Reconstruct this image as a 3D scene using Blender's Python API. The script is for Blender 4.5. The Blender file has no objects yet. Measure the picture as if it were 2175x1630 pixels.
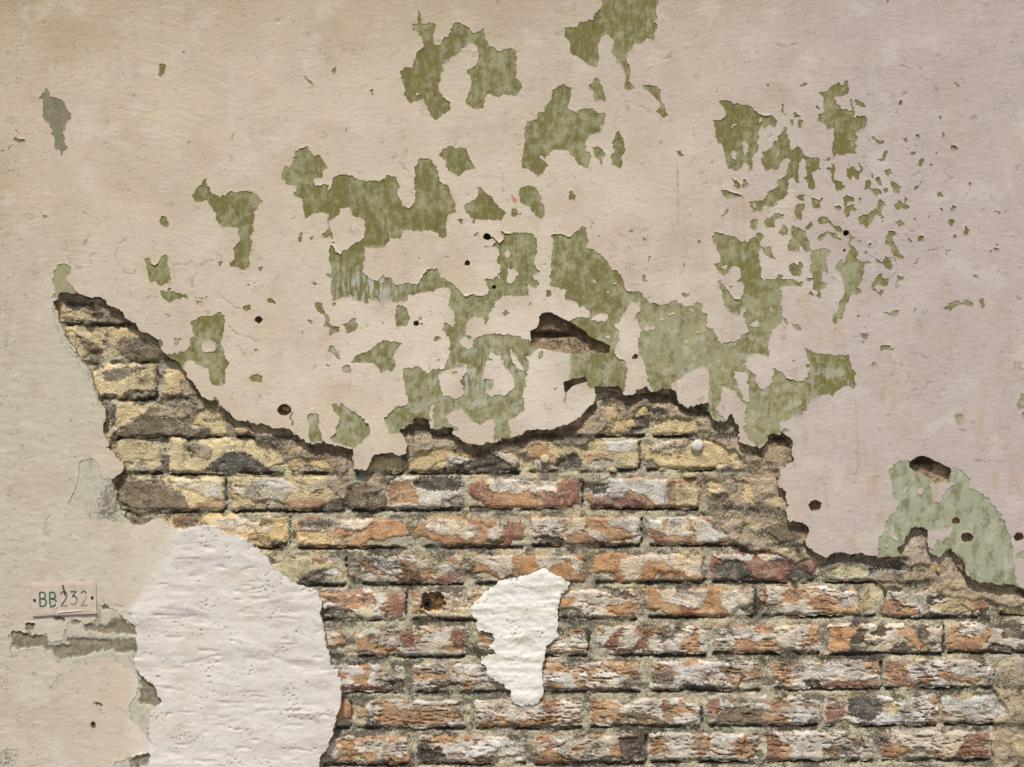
import bpy, math, numpy as np
from math import radians
# ------------------------------------------------------------------ camera, sky, sun, exposure
sc = bpy.context.scene
W0, H0 = 2175.0, 1630.0            # 1 wall unit = 1 mm
ZB = 0.55                          # height of the photograph's lower edge above the pavement
cam_d = bpy.data.cameras.new('camera'); cam = bpy.data.objects.new('camera', cam_d)
sc.collection.objects.link(cam); sc.camera = cam
CD = 3.6
cam.location = (0, -CD, ZB + H0 / 2000.0); cam.rotation_euler = (radians(90), 0, 0)
cam_d.sensor_width = 36; cam_d.lens = 36 * CD / 2.175; cam_d.clip_end = 500; cam_d.clip_start = .05
world = bpy.data.worlds.new('World'); sc.world = world; world.use_nodes = True
wn = world.node_tree.nodes; wl = world.node_tree.links
SUN_EL, SUN_AZ = 58.0, -14.0       # azimuth from the wall's normal, minus = from the left
sky = wn.new('ShaderNodeTexSky'); sky.sky_type = 'NISHITA'; sky.sun_disc = False
sky.sun_elevation = radians(SUN_EL); sky.sun_rotation = radians(180 + SUN_AZ)
sky.air_density = 1.0; sky.dust_density = 4.0; sky.ozone_density = 1.0
hs = wn.new('ShaderNodeHueSaturation'); hs.inputs['Saturation'].default_value = 0.25
wl.new(sky.outputs[0], hs.inputs['Color']); wl.new(hs.outputs[0], wn['Background'].inputs[0])
wn['Background'].inputs[1].default_value = 0.055
sun_d = bpy.data.lights.new('sun', 'SUN'); sun_d.energy = 2.8; sun_d.angle = radians(4); sun_d.color = (1.0, 0.965, 0.92)
sun = bpy.data.objects.new('sun', sun_d); sc.collection.objects.link(sun); sun.location = (0, -4, 6)
sun.rotation_euler = (radians(90 - SUN_EL), 0, radians(SUN_AZ))
vs = sc.view_settings; sc.display_settings.display_device = 'sRGB'
vs.view_transform = 'Standard'; vs.look = 'None'; vs.gamma = 1; vs.use_curve_mapping = False; vs.exposure = 0.40
C = sc.collection

# ------------------------------------------------------------------ traced outlines (wall millimetres, y down)
DATA = """
T 0 0 3.622
G 340,680 370,678 385,720 388,755 430,752 470,770 510,810 525,850 545,880 540,920 512,945 500,1005 482,1015 500,1050 490,1085 518,1135 500,1160 475,1205 468,1160 405,1135 425,1115 420,1065 400,1045 402,990 385,980 375,945 345,925 328,900 330,790 345,775 305,755 325,725 345,710
G 1228,498 1274,503 1264,560 1237,608 1226,585 1231,530
G 105,1075 125,1063 185,1070 188,1095 140,1103 110,1095
G 1396,393 1427,403 1412,416
T 500 0 3.622
G 1355,178 1380,190 1430,185 1490,175 1545,178 1540,215 1530,250 1520,310 1548,355 1585,350 1600,290 1640,275 1655,240 1670,200 1690,170 1725,185 1775,200 1820,245 1845,262 1880,240 1912,225 1925,290 1950,350 2000,385 2050,398 2060,380 2130,375 2160,400 2165,460 2161,520 2159,600 2201,660 2186,720 2171,745 2121,735 2076,718 2036,750 2001,740 1951,725 1920,745 1921,780 1903,840 1805,825 1770,780 1790,740 1805,700 1820,650 1815,600 1800,575 1770,560 1860,495 1872,440 1870,380 1840,340 1800,325 1770,350 1740,380 1690,430 1640,455 1595,490 1605,530 1580,570 1580,620 1560,665 1570,710 1610,765 1645,780 1660,835 1630,870 1580,885 1540,930 1510,910 1495,850 1475,820 1450,765 1385,780 1350,808 1320,770 1300,700 1290,640 1275,590 1268,550 1305,515 1365,520 1385,450 1400,400 1445,375 1445,320 1410,260 1375,215
G 1407,90 1419,92 1428,150 1418,188 1405,180
K 1382,718 1410,703 1422,730 1395,738
G 738,545 777,513 770,560 760,580
G 1033,688 1067,688 1048,752
G 500,555 555,598 612,672 598,674 545,612
G 355,1380 370,1280 420,1295 450,1220 455,1165 500,1145 550,1130 600,1205 650,1195 690,1265 708,1290 670,1340 680,1365 630,1365 600,1395 630,1440 670,1430 690,1480 705,1530 740,1450 750,1375 800,1345 880,1350 950,1385 1020,1390 1110,1400 1170,1355 1240,1370 1255,1410 1265,1440 1245,1490 1260,1540 1290,1590 1350,1605 1385,1530 1380,1450 1378,1370 1385,1280 1420,1225 1490,1225 1550,1280 1570,1390 1640,1450 1690,1560 1690,1640 530,1640 520,1540 445,1495 475,1470 465,1430 410,1420
G 1570,1190 1600,1140 1660,1130 1720,1135 1780,1150 1800,1220 1840,1275 1845,1305 1770,1310 1720,1352 1650,1330 1620,1290 1615,1245
G 1760,1575 1850,1540 1870,1500 1865,1425 1910,1480 1970,1510 2000,1580 2050,1625 2060,1640 1770,1640
G 1143,1178 1170,1183 1160,1194
G 2046,1442 2072,1448 2067,1478
T 1000 0 3.622
G 1020,0 1010,50 975,90 935,150 880,165 830,185 805,215 710,215 725,240 725,285 755,320 765,340 755,400 800,430 850,460 900,490 970,530 990,440 975,350 1010,280 1060,265 1105,330 1085,390 1105,440 1170,520 1190,580 1190,630 1178,690 1215,695 1255,690 1240,655 1210,625 1228,540 1210,490 1190,450 1225,390 1265,340 1320,330 1350,300 1405,310 1415,240 1435,205 1420,180 1425,120 1415,70 1440,35 1445,0 1400,-120 1250,-170 1060,-110
G 895,665 930,640 965,600 985,605 1010,680 1030,730 1038,800 990,770 950,770 950,715 930,685
G 630,700 670,665 715,655 775,680 765,780 740,805 760,855 820,868 855,835 935,840 985,875 1038,868 1020,940 1000,1010 910,1040 880,1100 885,1150 920,1195 905,1300 860,1290 800,1225 750,1165 690,1150 640,1150 600,1190 570,1225 525,1190 540,1220 600,1270 575,1310 515,1360 480,1320 395,1285 395,1190 415,1130 412,980 440,935 510,925 520,900 500,870 560,865 600,790 620,770
G 1075,1215 1100,1160 1090,1100 1115,1030 1145,1020 1170,1060 1175,1120 1190,1160 1160,1215 1178,1235 1150,1300 1090,1275
G 935,1145 970,1125 1010,1145 1030,1195 1003,1230 1012,1305 983,1240 965,1210
G 1325,690 1335,660 1390,658 1455,690 1462,780 1485,800 1495,850 1520,888 1480,905 1420,860 1465,820 1450,785 1400,740 1370,700
G 1580,1160 1610,1165 1645,1195 1620,1218 1595,1190
G 1683,1232 1707,1237 1697,1254
G 760,1465 775,1460 805,1510 800,1540 755,1535
G 370,1480 430,1440 495,1440 520,1500 550,1590 545,1640 480,1640 430,1580 385,1560
G 310,1640 325,1605 350,1605 360,1640
T 1500 0 3.222
G 50,830 100,820 135,780 130,755 90,715 95,690 160,688 180,705 240,720 260,705 310,735 350,775 380,790 450,788 490,835 460,880 440,860 400,880 375,870 355,910 360,950 340,970 355,1010 350,1050 320,1070 320,1165 295,1168 290,1110 245,1130 240,1145 205,1168 145,1155 130,1070 115,1000 75,970 60,910
K 163,870 217,836 207,867 175,880
K 238,980 280,968 292,1020 265,1062 250,1020
K 170,1008 217,1060 195,1097 178,1080
K 356,812 387,810 385,832 363,834
G 385,1040 450,1020 465,970 490,965 490,930 530,900 530,875 550,875 550,930 580,990 580,1025 610,1020 630,1000 660,1040 690,1078 770,1080 785,1110 765,1135 785,1160 745,1165 705,1190 740,1240 748,1290 720,1300 695,1280 685,1200 680,1100 655,1085 635,1130 635,1260 610,1250 590,1210 560,1250 555,1320 560,1330 500,1370 460,1400 415,1400 375,1445 320,1450 285,1380 350,1385 415,1360 420,1320 490,1290 480,1240 540,1210 555,1170 560,1130 580,1110 565,1085 530,1090 500,1150 470,1165 400,1165 375,1105
K 485,1040 502,1022 502,1055 488,1067
K 316,1393 338,1396 340,1420 326,1428
G 775,640 800,625 820,640 860,590 905,565 930,590 965,545 970,600 985,635 960,655 870,665 890,700 920,740 980,765 1005,755 985,700 970,670 990,680 1015,740 1020,790 1005,820 1030,800 1090,795 1100,820 1080,870 1035,910 1025,915 1040,945 1025,960 1025,1060 990,1055 905,1065 870,1080 855,1045 870,970 880,930 865,880 830,885 810,850 765,830 765,790 805,760 800,700 805,660
K 973,948 992,953 985,987
G 510,710 526,703 532,768 552,797 513,772
G 588,792 610,768 647,800 600,807
G 623,867 638,828 668,823 657,872 635,882
G 582,815 594,815 590,868 580,862
G 855,1120 885,1150 870,1200 880,1240 925,1240 945,1295 890,1308 880,1265 855,1230 850,1170
G 960,1160 1010,1145 1040,1175 1058,1220 1035,1235 1005,1210 985,1235 960,1210
G 1033,1113 1052,1118 1070,1165 1060,1190 1048,1150
G 1157,1220 1187,1203 1197,1250 1212,1283 1180,1268
G 1098,1232 1127,1240 1117,1290 1078,1302
G 1108,1293 1192,1298 1197,1330 1160,1347 1138,1312
G 1258,1228 1287,1253 1332,1280 1312,1322 1285,1317 1268,1272
G 1213,1182 1248,1153 1267,1160 1242,1202
G 1417,1290 1440,1272 1463,1290 1430,1303
G 1168,1102 1200,1080 1223,1028 1243,1040 1222,1085 1222,1103
G 1348,948 1377,948 1382,972 1365,980
G 1667,1010 1700,993 1728,1017 1685,1030
G 1283,1412 1325,1373 1342,1398 1392,1405 1377,1432 1330,1422 1298,1442
G 1045,1500 1110,1460 1160,1450 1190,1370 1217,1400 1192,1472 1142,1482 1112,1547 1048,1542
G 1293,1525 1325,1508 1362,1530 1325,1558
G 1653,1515 1680,1498 1694,1530 1670,1554
G 948,1343 990,1343 1012,1370 972,1387 957,1410 983,1430 967,1492 943,1460
G 868,1415 922,1403 917,1433
G 718,1348 782,1380 777,1422 740,1428 718,1387
G 608,1410 650,1398 682,1405 667,1440 642,1470 662,1480 652,1517 618,1502 603,1460
G 398,1515 440,1483 500,1463 532,1470 520,1492 462,1512 460,1562 408,1552
G 308,1520 325,1498 352,1510 342,1577 303,1557
G 678,1567 710,1518 727,1545 700,1580
G 763,1510 790,1488 830,1498 880,1543 932,1563 937,1592 870,1558 830,1527 768,1532
G 248,1223 275,1228 290,1268 248,1280
G 93,1298 135,1303 235,1333 242,1352 165,1347 145,1367 103,1332
G 98,1482 145,1433 167,1428 140,1462 108,1492
G 1573,1323 1607,1318 1622,1345 1590,1352
G 1788,1255 1817,1248 1800,1274
G 608,1348 672,1328 667,1377
G 1228,3 1262,3 1240,24
G 408,573 427,573 415,600
G 668,698 680,715 668,724
G 585,1550 640,1560 685,1600 685,1625 585,1625
G 490,1605 525,1538 552,1560 557,1612
G 50,1590 100,1595 140,1612 50,1625
G 1250,1578 1310,1595 1265,1615
T 0 400 3.622
G 1470,50 1520,0 1545,-25 1582,-83 1600,-8 1625,37 1690,72 1740,47 1775,20 1840,38 1900,18 1960,40 2030,98 1995,130 1960,190 1948,290 1950,340 1925,380 1940,430 1925,510 1925,580 1895,635 1840,620 1755,595 1800,540 1805,490 1790,465 1840,420 1850,370 1830,310 1720,300 1675,270 1650,180 1615,125 1590,95 1510,105 1480,70
G 335,207 370,205 345,230
G 1228,262 1248,205 1285,240 1297,285 1280,315
G 1110,540 1155,542 1165,585 1195,600 1240,535 1285,515 1300,620 1315,700 1240,765 1200,715 1150,725 1130,660 1130,590
G 1222,800 1280,797 1360,803 1450,830 1400,845 1300,887 1260,850
G 1500,833 1515,865 1570,875 1575,883 1515,878 1500,850
G 1745,868 1775,890 1762,893
G 1872,910 1928,893 1930,930 1890,955
G 2063,855 2085,848 2120,882 2068,885
G 420,640 450,590 470,590 495,573 545,600 550,660 515,675 530,735 565,760 590,795 620,830 400,850 430,770 405,710
P 400,880 440,1000 470,1060 520,1180 620,1320 700,1400 715,1520 760,1620 775,1660 757,1650 695,1490 600,1340 480,1190 425,1030
G 1455,1030 1500,1015 1540,985 1640,985 1680,955 1730,970 1725,1070 1715,1150 1690,1200 1720,1250 1745,1320 1765,1350 1730,1410 1730,1500 1670,1530 1630,1500 1610,1420 1580,1380 1520,1360 1470,1320 1430,1340 1405,1395 1360,1360 1300,1310 1280,1275 1330,1275 1420,1260 1460,1220 1455,1180 1490,1130 1480,1060
K 1560,1175 1640,1165 1660,1230 1640,1270 1560,1255 1550,1220
G 1345,1155 1400,1155 1360,1215 1340,1215
G 1205,1165 1245,1175 1250,1235
G 1912,1465 1935,1445 2000,1435 2020,1460 1995,1495 1940,1485
G 2060,1380 2090,1378 2075,1388
T 550 400 3.622
G 265,45 300,20 290,-20 540,-20 520,70 540,30 560,-20 1060,-20 1070,60 1110,130 1160,158 1200,80 1210,0 1240,-30 1460,-30 1460,10 1512,115 1460,210 1440,260 1448,340 1430,385 1395,375 1360,340 1310,325 1240,330 1100,325 1090,385 1010,385 960,460 820,460 820,420 770,400 680,460 625,510 590,480 580,400 545,375 475,370 500,340 540,315 530,260 535,200 470,165 350,245 345,150 335,85
G 625,510 680,460 770,400 818,420 812,540 795,640 850,705 920,715 960,670 1020,700 1050,745 1150,730 1230,740 1260,670 1290,625 1370,620 1400,700 1440,705 1500,735 1560,810 1600,835 1650,815 1740,835 1770,800 1760,755 1745,740 1790,705 1850,690 1860,620 1825,560 1850,520 1835,440 1860,410 1890,370 1840,320 1920,355 1970,345 2110,345 2140,405 2125,540 2110,590 2160,640 2105,680 2160,745 2120,780 2060,720 2070,790 2080,830 1990,825 1880,830 1820,870 1815,920 1770,960 1765,1020 1720,1130 1850,1120 2000,1135 2080,1180 2150,1240 2050,1300 2080,1340 2070,1420 2040,1490 2050,1530 2020,1580 2025,1640 1150,1640 1120,1540 1105,1400 1230,1365 1250,1390 1300,1425 1340,1400 1430,1380 1460,1320 1470,1260 1465,1180 1420,1090 1420,1040 1445,1035 1490,1070 1510,1050 1500,950 1445,890 1480,850 1470,790 1430,760 1380,770 1150,830 1130,870 1070,880 970,870 870,850 780,865 700,825 600,855 570,850 555,800 560,650 545,580 540,480 555,430
K 545,250 620,200 635,150 705,155 720,205 815,245 815,380 770,410 680,465 620,508 585,480 575,400 560,330 545,300
K 1920,615 1985,630 2000,665 1950,720 1915,740 1905,700
K 1890,500 1915,475 1930,510 1905,540
K 1590,1060 1620,1010 1660,985 1730,1000 1745,1080 1720,1130 1650,1170 1600,1140
K 1535,1180 1570,1145 1620,1150 1655,1190 1640,1240 1570,1235
K 1755,1290 1790,1260 1865,1300 1850,1325 1770,1310
K 1925,1235 1960,1260 2030,1370 2030,1400 2000,1400 1960,1360 1940,1300
K 1380,1440 1430,1400 1560,1380 1600,1350 1590,1420 1550,1480 1580,1570 1570,1610 1510,1615 1420,1590 1395,1540
K 1755,1330 1850,1320 1880,1360 1910,1390 1960,1450 1970,1530 1900,1590 1780,1600 1720,1550 1790,1540 1810,1490 1780,1465 1720,1480 1730,1380
J 1740,1490 1785,1465 1812,1480 1800,1540 1740,1550
K 1805,745 1823,760 1815,782 1800,770
G 1580,128 1660,105 1690,60 1690,-10 1730,30 1790,60 1820,150 1870,170 1900,200 1860,248 1700,245 1640,230 1595,180
G 2000,10 2040,-15 2130,-15 2160,60 2190,140 2195,200 2175,240 2130,215 2095,160 2050,80
G 1935,190 1950,155 1975,155 1992,180 1985,215 1945,215
G 300,400 315,345 333,345 325,420 303,418
G 385,375 430,380 395,393
G 1790,370 1810,375 1850,440 1810,445 1740,458 1730,440 1780,450 1815,430
G 410,750 432,715 458,748
G 70,880 80,850 105,855 130,885
G 425,900 455,875 492,905 500,960 530,980 550,1020 540,1050 600,1070 660,1050 720,1010 745,995 765,1080 735,1110 680,1115 600,1110 540,1130 540,1075 500,1060 515,1020 500,970 460,955
K 618,1065 660,1060 670,1110 630,1115
G 380,1010 400,1005 418,1060 390,1045
G 1060,905 1120,900 1150,940 1165,1010 1140,1050 1095,1065 1060,1060 1047,1000
G 1055,1075 1090,1075 1085,1092
G 705,1345 765,1275 830,1260 920,1190 980,1175 1105,1195 1030,1280 1055,1370 1030,1410 930,1415 915,1370 870,1345 760,1340
G 530,1225 580,1215 595,1255 635,1310 600,1320 590,1280 540,1268
G 635,1385 665,1358 700,1360 715,1410 650,1405
G 1870,965 1910,940 1928,960 1895,990
G 0,1440 25,1440 20,1485 0,1490
G 545,905 590,870 590,900 
T 1050 400 3.622
G 433,350 490,355 520,345 580,375 640,325 685,292 705,320 720,400 705,460 755,465 870,560 900,620 980,660 980,700 1010,790 1070,800 1120,795 1160,850 1200,890 1250,880 1280,910 1330,890 1390,865 1460,905 1530,905 1560,870 1610,905 1590,950 1640,980 1635,1040 1620,1065 1690,1100 1740,1200 1800,1180 1850,1185 1900,1150 1960,1110 1960,1080 1940,1000 1870,970 1800,940 1770,900 1745,800 1715,720 1755,680 1700,610 1690,590 1745,560 1720,500 1705,440 1675,390 1690,340 1780,360 1860,370 1900,425 1960,405 2030,350 2060,360 2050,430 2035,520 2045,600 2060,720 2130,705 2190,740 2190,980 2150,1040 2110,1200 2110,1280 1980,1270 1930,1320 1940,1380 2010,1430 2020,1500 2080,1560 2130,1520 2150,1400 2190,1420 2190,1640 1950,1640 1900,1560 1845,1420 1760,1530 1740,1600 1740,1650 1650,1650 1660,1500 1640,1380 1600,1370 1480,1430 1370,1500 1350,1560 1250,1570 1200,1540 1170,1440 1155,1330 1110,1280 1110,1180 1130,1100 1090,1000 1120,920 1110,880 1040,870 1000,970 950,1040 910,1050 960,1110 960,1200 920,1240 940,1300 1010,1330 1020,1400 1000,1560 980,1600 960,1540 890,1510 780,1520 740,1540 700,1470 650,1470 580,1480 585,1290 640,1280 640,1000 720,1000 740,940 700,920 650,920 630,870 590,860 550,865 545,820 550,780 500,770 420,750 435,690 440,600 440,520 460,420
K 560,580 575,582 573,612 562,605
K 755,700 790,705 775,735 757,722
K 905,725 950,728 945,745 910,742
K 850,800 890,800 880,815 855,812
K 1755,680 1840,600 1895,610 1895,690 1850,715 1910,730 1920,780 1890,850 1840,850 1810,800 1770,760 1745,720
J 1760,625 1810,645 1800,662 1765,650
K 1745,600 1790,590 1800,620 1755,620
K 1330,975 1395,940 1395,965 1340,988
K 1280,1005 1300,995 1310,1012 1290,1022
K 1135,1080 1190,1070 1240,1062 1235,1090 1180,1105
K 1550,1100 1580,1105 1575,1122 1555,1118
K 1460,1180 1490,1178 1490,1198 1468,1200
K 1370,1295 1410,1298 1400,1308
K 1500,935 1535,938 1530,952 1505,950
K 1880,920 1940,930 1930,960 1885,945
K 770,980 820,965 875,975 850,1030 800,1030 770,1010 740,1020
K 850,1130 900,1135 895,1162 862,1155
K 1960,1040 2030,1015 2030,1070 1980,1070
K 1850,1400 1885,1410 1890,1470 1940,1560 1965,1640 1920,1640 1870,1500 1845,1450
K 2118,905 2135,890 2133,1000 2122,960
G 0,110 90,190 70,210 40,245 0,240
G 125,190 145,155 165,155 182,185 170,215 135,212
G 730,265 760,260 792,290
G 1185,570 1195,515 1208,540
G 1455,612 1460,570 1470,585
G 0,1130 80,1130 180,1145 260,1190 290,1230 330,1245 240,1300 270,1360 260,1430 215,1500 230,1560 200,1640 0,1640
K 112,1240 150,1265 215,1370 215,1405 185,1400 145,1350
K -10,1280 50,1310 120,1440 150,1500 130,1560 60,1590 -10,1600
G 590,1290 640,1270 890,1260 900,1240 900,1210 730,1110 690,1020 650,1000 600,1010 560,1030 600,1080
R 275,1100 320,1080 345,1040 345,990 370,960 440,955 500,990 560,1015 700,1100 735,1145 830,1180 895,1215 880,1270 760,1275 700,1260 640,1275 560,1270 330,1230 285,1215 280,1150
R 1055,1305 1080,1275 1105,1278 1100,1315 1060,1315
G 60,970 100,940 118,960 85,990
G 2050,460 2130,450 2145,530 2190,545 2120,535 2085,520
T 1575 400 3.622
G 45,100 90,100 190,90 195,45 230,20 270,-10 340,-10 365,45 300,90 240,140 180,140 150,178 85,180 75,140
K 85,130 108,120 110,150 95,155
G 375,45 420,68 465,68 488,48 470,105 440,90
G 535,85 550,68 605,95 605,150 570,155 540,115
G 408,180 425,130 495,125 480,165 445,195 472,210 460,258 420,235 410,200
G 172,250 215,240 255,195 325,200 320,225 260,245 245,310 205,305 180,275
G 63,290 95,240 122,240 118,325 90,320
G 485,310 530,255 545,290 500,328
G 270,362 310,330 330,275 352,310 355,350 320,365 300,360
G 385,292 420,300 480,340 515,400 520,450 535,480 500,500 480,460 450,440 430,490 350,480 350,430 385,385 385,340
K 420,378 465,368 440,395
G 582,250 605,228 650,228 690,262 720,290 780,315 770,345 735,330 690,275 640,258 590,272
G 568,400 610,360 680,340 730,345 730,370 770,405 720,395 680,360 650,365 620,412 595,400
G 700,145 765,130 768,160 735,158
G 798,60 850,65 865,95 820,105 808,145 835,155 815,235 785,190 795,140 810,105
G 898,245 905,220 960,210 1015,185 1055,100 1070,90 1115,128 1080,150 1075,195 1030,210 1000,260 940,325 955,290 900,280
G 1180,160 1215,100 1235,128 1290,132 1275,158 1225,150 1195,170
G 1185,275 1215,253 1258,275 1220,300
G 1108,370 1140,325 1200,345 1160,355 1160,400 1180,440 1210,495 1248,520 1245,550 1165,525 1150,470 1115,420
G 1358,400 1365,375 1397,365 1395,390 1370,405
G 1588,265 1605,240 1630,260 1610,295
G 1618,350 1645,350 1658,390 1625,388
G 150,462 230,450 240,530 272,550 215,535 180,505
G 530,500 550,480 610,465 690,478 680,515 640,540 660,600 665,690 645,620 620,660 615,715 660,745 640,770 600,785 612,855 585,830 580,785 545,780 555,720 530,620 540,570
G 490,700 510,685 550,690 540,712 500,715
G 362,600 390,572 435,590 440,620 472,640 440,680 385,670 365,630
G 725,600 770,540 790,580 790,610 800,530 820,490 855,465 810,450 820,430 835,350 845,370 840,440 880,460 890,500 890,555 940,570 945,660 920,720 885,760 920,790 915,810 850,820 800,900 780,960 780,1005 740,1000 710,1050 695,1010 705,970 745,960 750,870 790,820 795,750 760,650 725,620
G 1085,590 1095,545 1115,550 1115,580 1140,570 1150,540 1160,575 1150,620 1110,625
G 1000,740 1030,690 1075,655 1095,690 1140,700 1130,740 1090,760 1100,800 1070,825 1030,800 1015,780
K 1020,760 1060,745 1110,755 1100,785 1040,795
G 1175,740 1205,690 1260,672 1240,720 1200,765 1240,700 1215,700 1190,745
G 1310,605 1340,565 1350,528 1358,545 1345,580
G 1560,915 1620,875 1660,868 1690,880 1735,858 1775,880 1765,915 1700,900 1670,900 1610,940 1565,940
G 1815,865 1855,830 1870,930 1850,935 1835,890
G 1085,945 1140,955 1220,935 1200,975 1160,992 1110,970
G 1312,950 1330,912 1350,935 1330,950
G 905,1112 965,1115 978,1140 950,1165 920,1140
G 1062,1255 1070,1220 1130,1205 1172,1235 1165,1255 1110,1240 
G 995,1355 1010,1330 1040,1340 1040,1365 1015,1387
G 920,1190 945,1175 958,1195
G 880,985 895,970 910,980 900,990
G 965,990 975,968 990,975 980,1000
G 385,1045 430,1045 465,1090 455,1105 410,1085
G -10,430 40,420 110,385 150,345 162,365 140,470 135,560 150,640 160,720 240,700 330,690 420,715 470,720 475,765 400,750 280,760 310,800 305,900 320,1000 300,1045 240,1090 220,1160 205,1230 230,1370 290,1405 340,1470 430,1490 500,1470 520,1430 525,1350 480,1220 540,1260 600,1280 680,1280 740,1290 820,1280 850,1400 885,1420 860,1480 875,1540 840,1540 820,1500 760,1540 700,1590 650,1580 590,1600 560,1640 100,1640 60,1600 0,1440 
K 25,1350 50,1290 120,1270 210,1290 250,1420 220,1500 170,1560 110,1500 110,1430 50,1400
K 60,1040 130,1020 135,1060 100,1078 65,1060
K -10,880 30,1040 60,1110 -10,1130
K -10,720 20,750 10,820 -10,830
G 2140,1590 2175,1575 2175,1640 2150,1630
T 0 800 3.622
G 1645,158 1668,155 1712,242 1650,205
T 550 800 3.622
G 370,290 430,280 465,300 465,400 490,470 510,510 400,505 380,470 390,380
G 565,210 600,215 610,230 640,205 690,250 780,300 850,380 860,430 800,490 740,550 580,510 540,480 600,430 590,390 620,360 625,330 600,290 570,260
G 1115,-20 1390,-20 1400,100 1440,150 1530,180 1580,110 1550,0 1550,-20 1720,-20 1720,100 1780,170 1880,150 1960,60 1960,-20 2040,-20 2050,70 2020,140 2050,230 2000,300 1910,340 1930,400 1940,480 1880,480 1800,500 1810,420 1830,370 1800,330 1750,340 1700,375 1640,340 1560,260 1500,260 1430,300 1460,360 1550,415 1500,420 1420,415 1345,415 1340,250 1360,215 1330,220 1310,280 1320,350 1290,320 1240,325 1190,350 1140,390 1085,440 1010,440 970,370 960,320 1060,240 1150,210 1150,100
G 245,260 265,290 255,330 265,385 245,370
T 1050 800 3.622
G 720,0 1000,-20 1000,135 980,110 900,70 850,90 750,85
G 1215,0 1350,-20 1350,110 1230,115 1190,70
G 1650,-10 1800,-40 1950,-20 2190,-20 2190,440 2100,480 2050,540 1970,480 1900,400 1940,380 1930,220 1850,120 1760,70 1740,160 1700,250 1790,345 1700,335 1640,255 1650,100
K 1890,-30 1950,-30 1960,195 1945,195 1880,100 1860,-20
K 2020,-20 2140,-20 2130,60 2070,108 2020,60
T 1575 800 3.622
G 30,160 30,350 50,480 130,548 190,470 280,440 385,430 340,400 300,415 250,395 270,360 380,330 385,300 460,300 510,240 550,140 620,130 695,150 760,80 840,60 860,100 872,60 872,-20 0,-20 0,100
K 110,-20 235,-20 220,60 175,108 118,60
K -10,-10 10,30 62,180 45,195 -10,120
K 320,-20 510,-20 500,10 440,40 350,15
G 1160,700 1200,655 1290,650 1330,740 1440,780 1480,830 1600,830 1620,690 1700,730 1755,790 1750,870 1790,870 1900,940 1940,1000 2010,1080 2040,1170 2080,1260 2090,1400 2110,1560 2130,1630 1830,1610 1700,1470 1600,1410 1450,1410 1250,1410 1100,1400 1050,1375 1045,1300 1060,1230 1100,1210 1110,1110 1150,1060 1190,1040 1210,970 1165,945 1160,860 1150,780 1125,740
K 1200,960 1240,890 1285,838 1293,860 1240,920 1205,1000
K 1350,860 1400,853 1397,912 1360,912
K 1450,835 1625,808 1632,825 1560,890 1530,972 1470,957
K 1430,1200 1500,1168 1622,1175 1600,1232 1540,1277 1500,1250 1490,1300 1470,1332 1430,1300
K 1143,1225 1180,1218 1212,1260 1180,1270
K 1098,1290 1120,1290 1120,1310 1100,1310
G 1640,340 1650,288 1700,283 1702,330 1680,370 1650,367
G 2118,200 2173,140 2190,220 2130,242
G 2155,270 2190,265 2190,335 2165,325
G 2105,1370 2173,1338 2190,1400 2110,1397
G 2160,640 2180,620 2180,650
T 0 400 3.622
M 395,885 445,840 490,800 560,805 640,815 690,835 770,835 820,870 850,905 920,945 990,1000 1040,1045 1060,1090 1130,1115 1190,1150 1235,1210 1260,1265 1310,1290 1370,1345 1420,1400 1450,1450 1500,1530
T 0 800 3.622
+ 1450,15 1500,90 1560,140 1640,190 1720,245 1790,300 1850,345 1930,360 2010,375
T 550 800 3.622
+ 0,365 60,375 180,395 260,430 320,480 400,505 500,510 600,525 730,545 720,640 740,700 820,727 850,690 870,640 920,590 1000,580 1080,612 1130,590 1145,530 1125,480 1085,435 1085,410 1140,385 1190,345 1240,320 1300,335 1330,390 1350,410 1420,405 1505,388 1510,400 1500,440 1540,480 1600,510 1700,520 1780,505 1860,470 1950,480 2010,425 2130,400
T 1050 800 3.622
+ 190,440 330,400 440,395 560,370 620,340 670,280 720,240 760,200 785,165 765,110 750,75 850,80 900,60 975,90 985,120 1000,155 1080,130 1075,95 1180,75 1220,105 1340,95 1400,120 1420,190 1480,235 1560,210 1630,195 1640,250 1690,330 1790,345 1800,290 1830,290 1860,370 1895,420 1880,510 1960,540 2030,545 2090,520 2100,470
T 1575 800 3.622
+ 190,465 250,435 320,440 370,470 390,520 395,600 405,650 370,685 300,710 280,780 290,850 345,900 355,960 345,1040 375,1120 430,1115 490,1140 515,1190 500,1270 510,1310 560,1350 650,1390 720,1365 810,1355 920,1360 1000,1385 1100,1395 1240,1395 1195,1315 1250,1280 1290,1200 1320,1160 1370,1150 1430,1170 1440,1220 1430,1280 1450,1340 1480,1385 1520,1395 1560,1360 1580,1315 1620,1310 1640,1350 1680,1400 1710,1420 1730,1500 1760,1555 1830,1590 1910,1580 2020,1595 2120,1620 2175,1635
T 0 0 1
+ 2230,1275 2275,1330 2262,1400 2290,1480 2270,1560 2290,1640 2255,1700 2180,1722 2000,1714 1800,1728 1500,1716 1200,1726 900,1714 760,1724 650,1716 655,1660 672,1630
T 550 1180 3.622
+ 445,1630 470,1540 510,1500 560,1380 580,1280 600,1200 620,1110 625,1000 600,910 545,850 520,740 500,640 480,520 462,440 485,370 440,290 360,255 300,240 190,170
T 0 800 3.622
+ 2173,1560 2100,1490 2060,1430 2000,1360 1930,1310 1840,1240 1720,1215 1680,1180 1540,1155 1450,1180 1340,1190 1280,1150 1240,1105 1160,1125 1120,1145 1040,1145 965,1100 930,1000 880,900 870,800 905,775 945,720 945,680 915,640 860,580 800,545 830,545 840,510 800,440 790,400 800,370 810,340 800,260 765,180
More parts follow.
